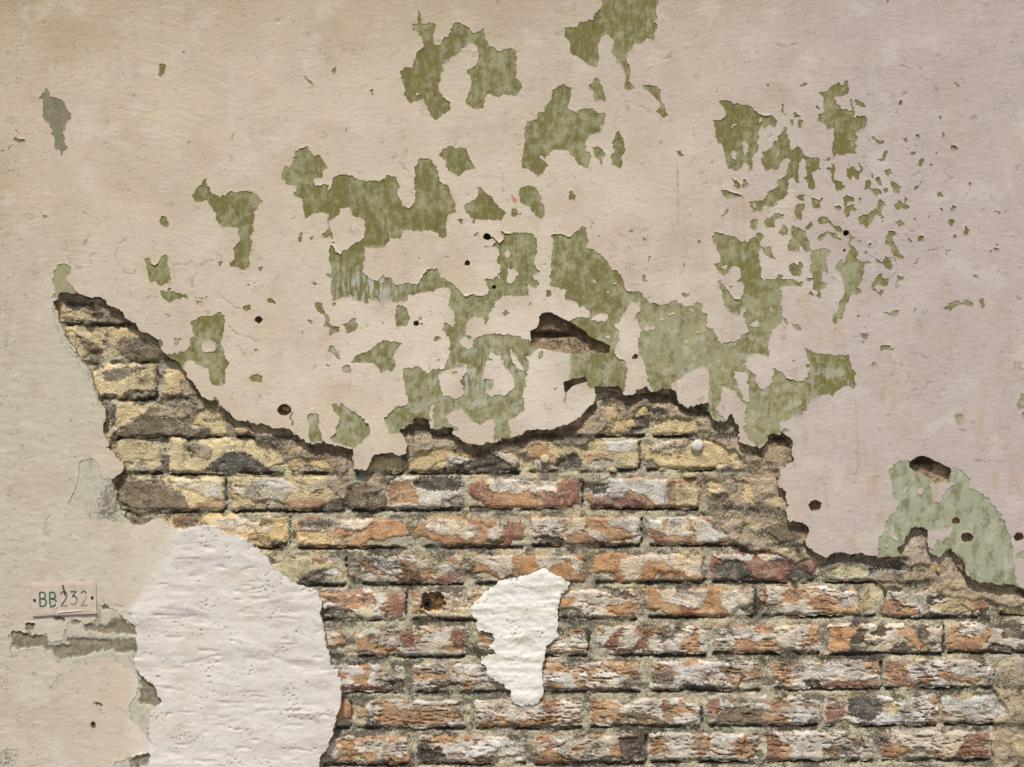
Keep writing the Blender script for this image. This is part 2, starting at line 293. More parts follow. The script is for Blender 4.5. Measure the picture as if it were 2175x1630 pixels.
T 0 400 3.622
+ 760,1620 750,1560 715,1500 705,1430 680,1380 620,1320 580,1250 530,1190 500,1110 465,1030 440,960
T 1050 800 3.622
R 530,40 600,20 700,0 720,40 650,60 600,75 560,120 548,170 538,160 540,110
T 1575 800 3.622
R 1290,660 1340,620 1400,608 1480,640 1560,680 1610,705 1612,760 1600,820 1540,815 1480,830 1440,780 1350,740 1290,700
T 1575 800 3.622
H 520,990 545,958 600,958 618,990 600,1030 550,1035
H 1620,1095 1645,1083 1690,1120 1680,1135 1625,1125
H 1680,1225 1710,1208 1760,1215 1788,1245 1750,1270 1695,1262
H 2100,1225 2140,1205 2173,1215 2173,1265 2110,1265
T 0 0 1
H 1026,498 1032,492 1040,495 1042,506 1036,514 1028,511
H 986,558 992,551 999,558 996,566 989,565
H 1790,494 1798,488 1803,495 1797,502 1790,500
H 1790,529 1795,528 1797,536 1792,537
H 540,677 549,673 560,680 557,688 546,687
H 589,872 600,861 612,862 620,872 612,881 600,883
H 1045,607 1050,604 1054,611 1049,615
H 875,684 891,684 893,689 877,690
H 194,1535 198,1531 202,1537 199,1542
T 0 800 3.622
P 525,990 560,900 590,830 610,740 610,660 660,635 720,630 760,680 780,740 790,785 870,785 900,930 950,1060 965,1115 800,1110 700,1090 660,1010 600,995
q 800,780 880,790 965,1110 800,1110 700,1060 760,1000
T 0 1180 3.622
P 750,320 760,380 830,380 900,440 960,480 1020,530 1070,560 1075,740 1050,790 1060,850 1100,910 1190,990 1230,1060 1270,1100 1265,1150 1200,1180 1180,1190 1175,1390 1140,1420 1060,1310 1010,1260 990,1180 1000,1130 1050,1080 1070,960 1040,900 980,870 900,820 820,790 740,810 600,850 560,820 500,800 430,820 400,790 350,750 360,720 220,715 120,740 90,780 80,700 70,640 80,580 160,580 200,600 270,610 360,600 380,670 480,660 490,600 520,560 500,540 560,490 620,500 640,520 720,510 760,430
c 80,580 160,580 270,610 360,630 370,690 460,690 530,690 500,650 540,630 700,640 900,650 1070,640 1075,740 1020,740 930,750 860,720 700,750 560,790 430,790 420,750 340,710 250,700 120,730 90,690
c 640,520 720,530 830,540 870,490 950,475 970,520 1030,520 1070,560 1070,620 900,600 820,600 720,590 640,570
c 1030,860 1120,950 1200,1030 1270,1100 1210,1180 1140,1150 1060,1130 1080,1060 1080,950
P 195,520 230,510 275,520 260,560 230,600 200,560
c 195,520 230,510 275,520 260,560 230,600 200,560
P 400,460 500,470 500,510 430,500
c 400,460 500,470 500,510 430,500
c 530,520 590,490 620,510 600,540
c 770,375 850,380 830,415 770,410
P 880,1600 1000,1550 1150,1512 1160,1640 870,1640
c 1000,1570 1160,1515 1160,1600 1000,1645
P -20,1530 60,1490 130,1500 135,1560 100,1620 60,1660 -20,1600
q -20,1530 60,1490 130,1500 135,1560 100,1620 60,1660 -20,1600
P 365,1050 430,950 440,920 495,925 480,970 400,1025
P 725,1130 790,1140 770,1192 730,1155
c 725,1130 790,1140 765,1170 730,1150
T 0 1180 3.622
V 870,370 940,380 1000,440 1040,520 1055,600 1058,740 1030,800 1060,890 1130,960 1200,1000 1220,1080 1250,1110 1190,1180 1155,1200 1150,1400 1165,1420 1150,1500 1150,1640 1140,1760 1300,1960 2100,1960 2350,1900 2400,1640
T 550 1180 3.622
+ 455,1630 475,1540 515,1500 565,1380 588,1280 608,1200 630,1110 635,1000 610,905 553,845 530,740 508,640 490,520 470,440 492,370 450,285 360,245 300,232 195,165
T 0 800 3.622
+ 2173,1550 2105,1480 2065,1420 2005,1350 1935,1300 1845,1230 1725,1205 1685,1170 1540,1145 1450,1170 1340,1180 1280,1142 1240,1098 1160,1110 1050,1180 960,1300 920,1450 900,1600 900,1700
T 0 800 3.622
v 1350,1120 1540,1050 1760,1070 1930,1150 2050,1230 2190,1360 2320,1500 2480,1600 2650,1900 2800,3300 1050,3300 1050,2700 1050,2400 960,2200 900,1950 1020,1800 1140,1660 1280,1500 1380,1300
T 1050 1180 3.622
U 370,105 430,130 590,225 560,270 520,290 490,400 490,640 400,700 385,790 370,900 375,1080 345,1140 250,1165 150,1150
T 550 1180 3.622
+ 2080,1135 2000,1150 1940,1130 1940,1050 1830,970 1760,930 1750,860 1705,840 1712,790 1850,762 1775,720 1812,650 1790,600 1690,580 1658,540 1680,510 1625,450 1650,370 1750,280 1880,192 2100,150 2173,105
T 0 0 1
B 118 290 624 686 y 0
B 110 212 692 768 y 0
B 222 352 692 768 y 0
B 180 328 773 846 y 0
B 346 450 773 846 y 0
B 228 482 853 929 y 0
B 496 620 853 929 y 0
B 1140 1374 860 925 y 0
B 1385 1487 879 925 y 0
B 1500 1600 870 925 y 0
B 245 342 932 1005 y 0
B 353 603 932 1006 y 0
B 611 735 944 1005 y 0
B 745 856 946 1005 y 0
B 865 1106 938 1004 y 0
B 1120 1358 935 999 y 0
B 1371 1606 933 998 y 0
B 1620 1700 933 1000 m 0
B 247 475 1013 1086 y 0
B 487 733 1011 1085 y .1
B 743 981 1010 1083 w 0
B 993 1236 1019 1081 o 0
B 1250 1487 1016 1080 o 0
B 1500 1660 1014 1078 m 0
B 355 612 1096 1164 y 0
B 627 868 1103 1164 o 0
B 880 1113 1100 1163 o 0
B 1126 1363 1098 1160 o .1
B 1377 1610 1095 1158 o 0
B 1624 1740 1094 1157 m 0
B 555 732 1183 1244 y 0
B 765 986 1179 1241 o .2
B 1005 1243 1180 1240 o 0
B 1261 1496 1178 1238 o 0
B 1511 1740 1174 1237 d 0
B 1752 1990 1172 1236 m 0
B 640 860 1257 1317 o .2
B 871 1110 1258 1317 o .1
B 1122 1357 1254 1316 w .3
B 1374 1606 1251 1312 o 0
B 1619 1866 1246 1310 w .3
B 1874 2111 1252 1313 k .2
B 2125 2262 1255 1306 y .1
B 650 731 1334 1395 o .2
B 753 989 1333 1396 w .6
B 1010 1249 1334 1394 o .5
B 1264 1504 1331 1393 w .5
B 1512 1745 1328 1389 o .5
B 1763 2007 1326 1391 k .3
B 2014 2255 1323 1387 k .2
B 660 859 1413 1471 w .5
B 877 1116 1412 1472 o .8
B 1130 1363 1408 1470 w .9
B 1382 1622 1406 1468 w .6
B 1634 1873 1403 1465 w .5
B 1881 2116 1402 1464 w .4
B 2128 2262 1396 1460 m .2
B 660 742 1490 1549 o .2
B 753 990 1489 1549 w 1
B 1008 1238 1489 1549 w 1
B 1252 1490 1485 1546 w .7
B 1501 1743 1481 1543 w .7
B 1755 1996 1479 1543 w .5
B 2007 2240 1480 1540 w .2
B 680 868 1568 1627 o .5
B 885 1120 1565 1625 w .6
B 1133 1371 1561 1625 o .6
B 1378 1613 1559 1620 w .9
B 1625 1861 1556 1618 o .9
B 1873 2108 1556 1616 w .6
B 2124 2262 1550 1612 m .2
B 665 745 1645 1706 o .4
B 757 995 1645 1706 w .6
B 1008 1246 1643 1704 o .6
B 1258 1496 1641 1702 w .6
B 1508 1746 1638 1700 o .6
B 1758 1996 1636 1698 w .6
B 2008 2240 1632 1694 m .3
T 0 400 3.622
C m 480,810 560,805 640,820 760,840 840,900 980,1000 1030,1050 900,1050 830,1030 780,940 820,900 730,860 600,870 540,900 460,860
C k 470,860 560,870 640,880 720,870 700,910 640,900 600,950 560,940 500,920
C k 700,970 770,950 780,1000 740,1030 700,1000
C m 780,920 880,960 880,1050 620,1050 640,980 700,1000 740,1030 780,1000
C s 465,990 520,985 560,1020 530,1045 470,1040
C s 890,1180 960,1150 1100,1150 1200,1180 1250,1270 1150,1330 1060,1290 960,1310 900,1240
C m 1060,1110 1130,1120 1240,1230 1260,1280 1200,1240 1100,1160
C s 580,1130 640,1150 700,1190 750,1220 740,1290 660,1250 600,1180
C s 780,1420 860,1390 1000,1380 1130,1360 1000,1420 920,1470 800,1480
C s 930,1580 1050,1550 1150,1590 1130,1620 950,1615
C s 1370,1480 1450,1470 1490,1540 1400,1560
C s 1240,1600 1340,1580 1450,1580 1560,1620 1640,1650 1240,1650
T 0 800 3.622
C m 1450,30 1520,110 1700,240 1830,360 1900,370 2173,400 2173,520 2000,510 1900,420 1800,400 1750,340 1720,280 1620,240 1500,250 1450,220 1380,200 1220,200 1250,130 1400,140 1380,60
C s 1220,130 1380,130 1520,220 1500,240 1380,190 1220,205
C s 860,430 1000,350 1080,290 1180,200 1380,220 1500,260 1510,300 1440,380 1500,420 1570,465 1400,455 1250,440 1190,430 1120,460 860,470
C m 1060,300 1180,220 1380,240 1460,280 1420,330 1200,310
C k 840,230 880,240 870,370 840,380 820,300
C m 800,360 850,380 850,460 880,520 830,500 795,430
C k 1560,730 1660,640 1720,590 1870,590 1960,650 2080,740 1800,750
C m 1400,520 1560,520 1620,560 1600,630 1480,600
C s 860,790 1020,810 1200,790 1290,850 1380,890 1440,1000 1400,1030 1000,1050 930,1000 890,900
C w 1300,800 1700,800 1690,930 1580,930 1480,880 1380,850
C w 1780,850 1900,800 2173,800 2173,960 1950,960 1800,900
C o 1745,810 1880,800 1780,830 1770,950 1790,1000 1760,1010
C o 1450,985 1700,960 1700,1010 1480,1020
C s 1310,1090 1450,1070 1560,1080 1450,1170 1350,1160
C w 1500,1100 2080,1080 2080,1200 1900,1220 1700,1180 1560,1140
C k 2060,1290 2173,1270 2173,1310 2080,1310
T 550 800 3.622
C m 0,370 260,430 330,490 500,515 740,550 730,700 700,720 640,740 560,700 520,640 370,620 190,630 130,560 100,520 0,515
C s 380,520 640,560 660,620 500,640 390,600
C m 1140,520 1090,430 1180,460 1320,440 1350,420 1500,440 1600,510 1700,520 1860,475 2000,430 2173,400 2173,500 2060,540 2040,640 2000,600 1900,570 1700,600 1500,560 1400,550 1250,570 1180,620 1140,650 1130,720 1100,700 1100,620 920,600 860,680 850,650 920,590 1000,580 1090,610
C s 1090,410 1190,350 1250,320 1310,340 1320,400 1270,450 1180,460
C s 1340,430 1500,390 1500,440 1400,470
C s 1500,540 1700,560 1800,530 1900,520 2000,470 2100,430 2173,410 2173,470 2080,500 2000,600 1900,560 1700,610 1540,590
C k 1420,690 1560,660 1640,610 1700,590 1800,570 1900,640 1990,730 1700,735 1440,725
C w 1440,600 1600,640 1700,610 1560,680 1430,700
C w 1750,570 1860,580 2010,650 2010,700 1940,690 1840,620
C y 1140,700 1200,600 1400,560 1440,620 1430,720 1160,720
C m 520,750 560,740 620,760 700,700 740,740 840,740 900,760 1000,770 980,900 830,960 700,950 640,940 560,880 520,830
C s 680,850 830,830 850,900 970,900 980,1000 850,1030 680,1010 650,950
C g 710,790 740,735 820,745 815,790 780,825 720,815
C w 0,790 200,800 280,860 200,940 0,970
C w 360,810 500,800 490,900 400,900
C o 0,990 260,970 480,950 560,1000 540,1020 200,1030 0,1020
C o 1000,820 1150,810 1200,880 1240,1010 1160,980 1060,970 1000,1010 990,900
C k 1180,840 1240,780 1400,770 1530,790 1560,860 1480,900 1300,880
C w 1200,880 1540,880 1550,1020 1260,1020
C d 1620,800 1740,800 1780,880 1720,1000 1610,1010
C w 1740,790 2173,790 2173,905 2100,890 2070,850 1960,905 1830,890 1780,880
C s 0,1090 120,1100 110,1130 0,1160
C w 330,1110 860,1100 870,1130 800,1180 700,1190 600,1160 540,1200 310,1190
C y 290,1200 560,1210 720,1250 600,1300 300,1290
C w 1230,1110 1450,1100 1600,1120 1690,1180 1650,1250 1580,1260 1500,1220 1420,1240 1300,1180
C w 1740,1200 1790,1170 1850,1120 1900,1130 1890,1190 1840,1260 1780,1270
C d 1900,1120 2030,1100 2030,1310 1850,1300 1900,1200
C k 60,1270 210,1275 210,1310 100,1320
C s 400,1500 520,1470 470,1560 280,1590
C w 500,1500 620,1500 560,1580 470,1600
C o 380,1390 650,1390 650,1480 550,1460 400,1440
C w 780,1400 1060,1370 1080,1450 1100,1510 1050,1530 950,1480 850,1430
C w 1170,1390 1560,1370 1560,1480 1440,1530 1380,1480 1200,1490 1170,1440
C o 1240,1390 1500,1390 1550,1440 1500,1460 1250,1410
C d 790,1420 860,1450 1000,1540 1150,1560 1400,1550 1560,1490 1570,1580 1100,1600 860,1570 800,1490
C w 1660,1380 1950,1380 1950,1520 1880,1560 1760,1470 1680,1440
T 1050 800 3.622
C m 640,440 700,340 800,260 900,220 1100,240 1060,330 940,330 900,400 740,430 800,480 690,520 480,530 460,480
C s 190,440 560,370 650,380 760,200 820,230 700,330 690,380 640,440 480,460 300,480 150,500 0,560 0,480
C s 785,165 980,150 1075,100 1180,75 1350,100 1410,130 1420,190 1500,240 1620,210 1640,300 1500,270 1380,230 1240,210 1100,230 900,210
C s 460,490 560,450 680,470 680,510 560,545
C y 920,340 1060,310 1060,380 980,430
C k 1070,310 1200,310 1190,400 1100,420
C m 1240,210 1480,230 1640,260 1760,350 1890,430 1880,520 2040,560 2040,620 1900,600 1760,520 1680,500 1600,460 1590,350 1460,330 1380,330 1300,280
C y 1220,290 1420,320 1420,350 1560,330 1580,440 1300,460 1230,410
C s 1430,240 1630,220 1650,320 1550,310
C o 260,560 320,500 420,520 440,600 520,640 440,700 300,710 260,660
C k 500,620 640,600 680,700 600,720 470,700
C o 680,600 850,600 930,700 750,715
C w 840,500 1100,480 1110,580 900,590
C w 1170,490 1500,490 1500,580 1400,600 1200,580
C d 1890,690 2000,680 1990,700
C w 0,790 500,790 480,890 320,905 280,860 200,905 0,890
C d 520,790 670,790 670,1010 350,1010 400,910 500,890
C w 730,800 1000,790 1100,800 1250,960 1150,910 1040,870 1020,910 980,940 760,930
C k 740,850 880,830 860,900 760,910
C w 1110,790 1330,800 1340,1000 1230,990 1180,900
C d 740,940 900,950 1000,950 1180,960 1180,1010 780,1010
C y 1400,830 1560,810 1570,990 1400,1000
C m 1600,770 2050,560 2173,520 2173,1330 2000,1300 1850,1290 1700,1150 1640,1100 1600,1000
C y 1640,800 1740,780 1760,880 1650,910
C s 1640,920 1800,900 1800,970 1680,980
C y 1880,880 2020,810 2020,990 1930,960
C w 2020,820 2110,900 2020,990
C s 1900,1000 2060,1000 1990,1060
C w 1500,1080 1600,1100 1720,1190 1850,1200 1700,1290 1580,1290 1540,1200
C w 1750,1050 1900,1070 1830,1120
C w 280,1100 700,1090 700,1180 620,1210 500,1220 400,1230 290,1190
C w 700,1180 800,1200 870,1230 850,1285 770,1260
C w 870,1090 1130,1080 1140,1290 1080,1290 1050,1200 960,1170 880,1150
C k 350,1240 520,1240 540,1300 400,1300
C w 1190,1090 1480,1080 1500,1160 1540,1230 1400,1230 1300,1210 1200,1170
C o 1290,1100 1340,1100 1330,1190 1295,1190
C w 310,1390 600,1380 690,1440 690,1520 620,1520 590,1400 430,1480 340,1470
C w 960,1420 1080,1390 1200,1370 1610,1370 1600,1550 1500,1540 1380,1480 1300,1430 1150,1430 1140,1580 1000,1580 980,1500
C w 1700,1370 2000,1380 1990,1430 1920,1420 1760,1430
C k 1700,1480 1780,1420 1890,1420 1960,1480 2000,1560 1900,1580 1780,1570 1720,1540
C o 1950,1460 2040,1430 2173,1440 2173,1570 2040,1560
T 1575 800 3.622
C m 0,560 130,540 200,500 350,560 380,650 300,710 280,800 330,900 350,960 360,1100 470,1140 500,1200 490,1300 560,1360 660,1400 640,1480 580,1440 480,1400 430,1440 330,1380 200,1340 100,1350 0,1320
C s 190,460 280,435 360,470 390,540 390,600 350,650 350,560 270,510 200,500
C s 190,1180 300,1140 480,1140 500,1200 420,1280 330,1340 220,1280
C y 20,800 80,800 120,980 0,960
C s 660,1400 720,1370 900,1360 1100,1400 1300,1390 1280,1420 1100,1460 1000,1470 980,1440 800,1430 700,1450
C u 1200,1310 1290,1270 1310,1160 1430,1160 1430,1280 1500,1390 1570,1320 1640,1330 1720,1440 1750,1560 1640,1560 1290,1500 1290,1450 1300,1400 1250,1390
C m 1270,1490 1640,1540 1750,1560 1900,1590 2173,1640 2173,1800 1700,1700 1400,1660 1270,1600
C k 1000,1490 1250,1430 1290,1480 1200,1510 1080,1480 1010,1540
C y 660,1500 820,1440 990,1490 990,1530 880,1550 820,1570 700,1550
C d 60,1440 150,1390 360,1420 420,1460 340,1560 150,1570 90,1520
C w 120,1370 340,1380 330,1420 160,1430
C k 340,1560 420,1480 490,1470 600,1560 560,1580 370,1580
C k 0,1460 70,1500 110,1560 0,1570
T 550 1180 3.622
C w 880,310 990,290 990,360 930,390 880,340
C w 700,430 900,390 920,440 900,490 720,480
C k 470,420 590,430 570,460 480,460
C k 490,350 600,345 600,370 500,370
C d 990,290 1120,290 1120,490 960,480 1000,380
C w 1200,290 1650,290 1640,490 1230,490 1260,440 1430,430 1430,320 1260,320
C z 1260,310 1300,295 1390,295 1425,330 1420,420 1380,450 1290,440 1245,400
C o 740,650 800,650 900,700 1070,710 1070,770 760,790
C d 1060,560 1180,560 1200,720 1120,720 1060,600
C d 1490,570 1580,570 1580,760 1500,720 1470,650
C o 730,850 860,850 860,920 820,990 740,990 740,950 830,900
C d 640,1010 960,1020 980,1050 640,1050
C k 1000,980 1100,970 1100,1050 1020,1040
C w 1330,850 1500,880 1560,950 1400,920
C w 1550,830 1760,860 1760,930 1600,960
C o 735,1150 800,1160 850,1240 850,1320 735,1320
C o 900,1210 1300,1170 1400,1200 1460,1320 1000,1330 920,1300
C o 1680,1300 2173,1270 2173,1335 1680,1330
C w 720,1440 1000,1420 990,1500 880,1530 750,1530
C k 1220,1520 1400,1490 1430,1560 1380,1600 1220,1600
C W 1560,1530 1700,1450 1860,1440 1860,1490 1700,1560 1600,1560
C d 1640,1570 2000,1550 2050,1600 1680,1610
T 1050 1180 3.622
C o 840,400 940,380 1110,360 1110,490 900,470
C o 1060,280 1120,280 1110,330
C k 830,260 900,260 1100,330 1000,340
C w 1250,270 1640,270 1640,350 1590,410 1520,410 1400,390 1290,350
C w 1740,280 2010,270 1990,470 1820,480 1770,400
C k 1400,240 1600,190 1500,260 1420,290
C w 410,690 560,680 600,740 420,750
C d 790,750 880,670 960,560 1010,560 960,650 950,730 1090,720 1180,560 1400,550 1360,600 1250,620 1170,680 1230,760 960,775
C o 1440,690 1540,600 1530,550 1560,550 1580,680 1580,760 1450,750
C k 1270,620 1400,580 1440,560 1380,640 1290,680
C w 1810,560 2020,560 2000,650 1880,650 1820,610
C d 2030,545 2173,540 2173,580 2040,580
C o 600,900 660,930 640,1000 730,990 690,1040 630,1030
C o 390,970 540,1000 540,1060 400,1060
C o 800,850 1100,850 1120,960 1000,930 800,900
C o 1210,830 1380,870 1360,890 1220,900
C s 1210,910 1370,900 1380,1000 1230,1000
C o 1760,830 1800,880 1830,950 1880,970 1940,940 1940,1000 1880,1030 1830,1020 1780,920
C k 1440,1020 1600,1010 1800,1030 1800,1050 1500,1050
C o 740,1110 800,1110 800,1180 850,1300 740,1310
C s 980,1240 1080,1210 1250,1250 1340,1300 1060,1300
C o 1040,1265 1300,1275 1280,1310 1060,1300
C d 1290,1120 1350,1110 1390,1270 1380,1300 1320,1280 1290,1210
C o 1640,1110 1730,1120 1760,1190 1700,1260 1640,1290
C s 1780,1190 1900,1170 2100,1190 2050,1240 2080,1310 1720,1310 1700,1280
C w 430,1400 960,1400 930,1440 860,1500 760,1500 680,1470 600,1510 560,1580 450,1500
C k 970,1420 1150,1390 1150,1580 980,1600
C o 1190,1450 1300,1400 1340,1500 1300,1590 1190,1580
C o 1560,1390 1660,1400 1660,1520 1610,1580 1560,1520
C o 1800,1450 2020,1480 2030,1590 1900,1560
T 1575 1180 3.622
C o 500,380 650,290 700,330 840,330 890,300 880,430 1030,440 1020,465 650,465
C o 165,240 200,240 210,400 330,380 300,440 170,450
C y 870,450 920,330 980,260 1030,300 1040,420
C o 1080,340 1160,350 1260,400 1380,430 1400,470 1090,490
C w 1160,290 1460,280 1430,420 1260,400 1180,340
C y 1440,400 1720,330 1820,380 1820,440 1600,450
C o 1750,340 1930,340 1930,440 1830,440
C w 250,560 520,540 480,740 420,750 330,720 260,650
C o 490,750 540,540 610,540 610,750
C o 685,560 930,560 860,640 860,750 690,750
C o 1200,570 1330,570 1440,720 1440,760 1330,700 1240,620
C w 1440,560 1560,560 1560,740 1460,740
C o 1590,530 1640,530 1700,620 1800,640 1900,600 1930,540 1930,640 1840,740 1600,740
C w 1650,530 1930,540 1880,620 1790,640 1700,600
C o 220,810 370,820 380,940 410,1010 230,1020
C d 600,940 700,980 1060,950 1060,1030 650,1030
C k 490,970 600,970 640,1030 520,1020
C o 940,810 1070,810 1070,900 940,870
C o 1110,820 1360,820 1260,860 1310,930 1260,1000 1120,990
C o 1920,890 1960,860 1955,1010 1925,990
C d 660,1100 850,1100 820,1150 800,1250 740,1310 660,1310
C k 830,1110 1040,1090 1100,1200 1000,1290 840,1240
C y 1130,1130 1240,1150 1230,1240 1130,1240
C d 1470,1230 1510,1140 1520,1290
C o 160,1270 220,1190 370,1260 380,1310 180,1310
C d 185,1370 280,1390 320,1450 300,1570 190,1570
C w 290,1370 520,1360 400,1450 320,1440
C w 750,1440 1020,1400 1030,1560 780,1570
C o 1090,1440 1200,1480 1330,1500 1280,1570 1100,1580
C d 1760,1400 1930,1370 1930,1560 1650,1560
C m 2000,900 2173,870 2400,870 2400,2000 1990,2000 1950,1500 1960,1300 2100,1200 1950,1080 1960,1000
C m 960,180 1180,120 1280,200 1260,250 1060,240
C m 1280,80 1700,20 1740,220 2173,280 2173,330 1950,310 1700,290 1500,270 1260,260
T 0 0 1
L 1.6 0,325 12,320 28,308
L 1.3 1438,335 1440,400
L 1.6 416,873 440,876
L 1.8 415,630 430,634 440,632
L 1.5 60,283 30,279
L 1.2 482,688 505,710 515,708 520,720
L 1.3 553,795 545,790
L 1.3 40,1545 42,1560 60,1575 72,1590 78,1610
L 1.5 870,67 882,64
L 1.3 1960,165 1975,172
L 1.3 480,1340 480,1340
L 1.3 330,1640 331,1640
x 1083,412 1090,416 1097,432 1092,431
x 1089,420 1097,424 1096,433
t 1437,340 1440,340 1443,478 1437,478
t 1528,378 1533,378 1531,412 1526,408
t 1576,420 1583,420 1583,515 1578,515
t 1297,475 1306,484 1320,498 1328,506 1322,507 1308,495
t 1467,455 1472,455 1472,462 1467,461
t 1904,928 1909,928 1909,940 1904,946
t 1905,965 1909,965 1909,980 1905,978
t 1734,842 1737,842 1737,887 1733,887
t 1876,800 1879,800 1878,870 1875,870
t 1834,900 1836,900 1836,968 1833,968
t 2012,665 2018,665 2014,685
t 2031,725 2036,725 2034,740
T 0 0 1
h .8 310,640 318,628 335,629
h .9 385,630 400,635 415,633
h .9 436,642 448,636 465,630 478,636 500,655 515,655
h .8 478,686 500,708 522,716 550,727
h .8 741,114 757,108 775,104
h .8 1648,90 1668,99 1690,98
h .7 70,430 85,445 93,460 92,480
h .7 75,460 62,470
h .8 1060,1 1061,45
h .7 1148,1090 1152,1100
h .7 380,1490 420,1492 470,1488
h .8 1905,140 1925,142 1960,150
h .8 2140,90 2150,95
h .7 575,1130 620,1170
h .7 2070,980 2110,981 2150,983
h .8 2172,770 2166,775 2166,785 2173,788
h .8 0,422 10,428 14,436
h .9 4,440 12,442
h .8 20,245 26,268
h .8 30,245 31,262
h .7 250,230 280,236
"""
X0, Y0, CW, CH = -220, -160, 2660, 2060          # raster canvas over the wall
polys = []; lines_ = []; bricks = []; hairs = []
tx = ty = 0.0; ts = 1.0
def pts_of(s):
    a = np.array([[float(v) for v in p.split(',')] for p in s], dtype=np.float64)
    return a / ts + np.array([tx, ty])
for ln in DATA.strip().splitlines():
    f = ln.split()
    if not f: continue
    if f[0] == 'T': tx, ty, ts = float(f[1]), float(f[2]), float(f[3])
    elif f[0] == 'B': bricks.append((float(f[1]), float(f[2]), float(f[3]), float(f[4]), f[5], float(f[6])))
    elif f[0] == '+': polys[-1][1] = np.vstack([polys[-1][1], pts_of(f[1:])])
    elif f[0] == 'C': polys.append(['C' + f[1], pts_of(f[2:])])
    elif f[0] == 'h': hairs.append((float(f[1]), pts_of(f[2:])))
    elif f[0] == 'L': lines_.append((float(f[1]), pts_of(f[2:])))
    else: polys.append([f[0], pts_of(f[1:])])

def fill(mask, P, val):
    x = P[:, 0] - X0; y = P[:, 1] - Y0
    x2 = np.roll(x, -1); y2 = np.roll(y, -1)
    r0 = max(0, int(math.floor(y.min()))); r1 = min(CH - 1, int(math.ceil(y.max())))
    for r in range(r0, r1 + 1):
        yc = r + 0.5
        m = ((y <= yc) & (y2 > yc)) | ((y2 <= yc) & (y > yc))
        if not m.any(): continue
        xs = np.sort(x[m] + (yc - y[m]) * (x2[m] - x[m]) / (y2[m] - y[m]))
        for i in range(0, len(xs) - 1, 2):
            a = max(0, int(round(xs[i]))); b = min(CW, int(round(xs[i + 1])))
            if b > a: mask[r, a:b] = val
def layer(keys):
    m = np.zeros((CH, CW), np.uint8)
    for k, P in polys:
        if k in keys: fill(m, P, keys[k])
    return m
def blur(a, s):
    a = a.astype(np.float32); n = int(math.ceil(2.5 * s)); k = np.exp(-0.5 * (np.arange(-n, n + 1) / s) ** 2); k /= k.sum()
    def conv(b):
        p = np.pad(b, ((n, n), (0, 0)), mode='edge'); o = np.zeros_like(b)
        for i, w in enumerate(k): o += np.float32(w) * p[i:i + b.shape[0]]
        return o
    return np.ascontiguousarray(conv(np.ascontiguousarray(conv(a).T)).T)
def blur_big(a, s):                                # blur at an eighth of the size
    q = 8; h, w = a.shape[0] // q * q, a.shape[1] // q * q
    b = a[:h, :w].astype(np.float32).reshape(h // q, q, w // q, q).mean((1, 3))
    return blur(b, s / q), q
mG = layer({'G': 1, 'P': 1}); _k = layer({'K': 1}); mG[_k > 0] = 0; _k = layer({'J': 1}); mG[_k > 0] = 1
_rt = np.random.RandomState(11); hair = list(hairs)
for _ in range(460):                             # short nicks and hairline cracks in the paint
    x_, y_ = _rt.rand() * 2600 - 200, _rt.rand() * 1750 - 100; a_ = _rt.normal(0, .7); L_ = 4 + _rt.rand() ** 3 * 14; q_ = [np.array([x_, y_])]
    for i_ in range(3):
        a_ += _rt.normal(0, .9); q_.append(q_[-1] + L_ / 3 * np.array([math.cos(a_), math.sin(a_)]))
    (lines_ if _ % 3 == 0 else hair).append((.9 + _rt.rand() * .9, np.array(q_)))
for w_, P in lines_:
    for a, b in zip(P[:-1], P[1:]):
        d = b - a; L = max(1e-6, math.hypot(*d)); n = np.array([-d[1], d[0]]) / L * w_ * .8
        fill(mG, np.array([a - n * .5, a + n * .5, b + n, b - n]), 1)
_rs = np.random.RandomState(21)
for _ in range(34):                              # long hairlines wandering from loss to loss
    x_, y_ = [(1750, 380), (1500, 620), (900, 560), (500, 660), (1250, 300), (2000, 700), (1950, 1000), (150, 1350), (180, 520)][_rs.choice(9)] + _rs.normal(0, 130, 2)
    a_ = _rs.rand() * 6.28; q_ = [np.array([x_, y_])]
    for i_ in range(_rs.randint(6, 18)):
        a_ += _rs.normal(0, .55); q_.append(q_[-1] + 9 * np.array([math.cos(a_), math.sin(a_)]))
    hair.append((.55, np.array(q_)))
for _ in range(230):                             # small fragments flaked off around the larger losses
    cx_, cy_, sx_, sy_ = [(1885, 400, 110, 120), (1790, 560, 130, 90), (1020, 640, 260, 120), (1350, 640, 200, 140), (700, 640, 160, 90)][_rs.choice(5, p=[.3, .15, .25, .18, .12])]
    x_, y_ = _rs.normal(cx_, sx_), _rs.normal(cy_, sy_); r_ = 1.3 + 3.8 * _rs.rand() ** 2; a_ = _rs.rand() * 3.14; e_ = 1 + _rs.rand() * 1.6; t_ = np.linspace(0, 2 * math.pi, 9)[:-1]
    rr_ = r_ * (1 + _rs.normal(0, .25, 8)); u_ = rr_ * np.cos(t_) * e_; v_ = rr_ * np.sin(t_)
    fill(mG, np.stack([x_ + u_ * math.cos(a_) - v_ * math.sin(a_), y_ + u_ * math.sin(a_) + v_ * math.cos(a_)], 1), 1)
mL = np.zeros((CH, CW), np.uint8)
for w_, P in hair:
    for a, b in zip(P[:-1], P[1:]):
        d = b - a; L = max(1e-6, math.hypot(*d)); n = np.array([-d[1], d[0]]) / L * max(w_, .7)
        fill(mL, np.array([a - n, a + n, b + n, b - n]), 1)
bL = None
CAV = [(1172, 711, 42, 7, 30), (1955, 978, 55, 9, 14), (1204, 822, 14, 10, 8)]
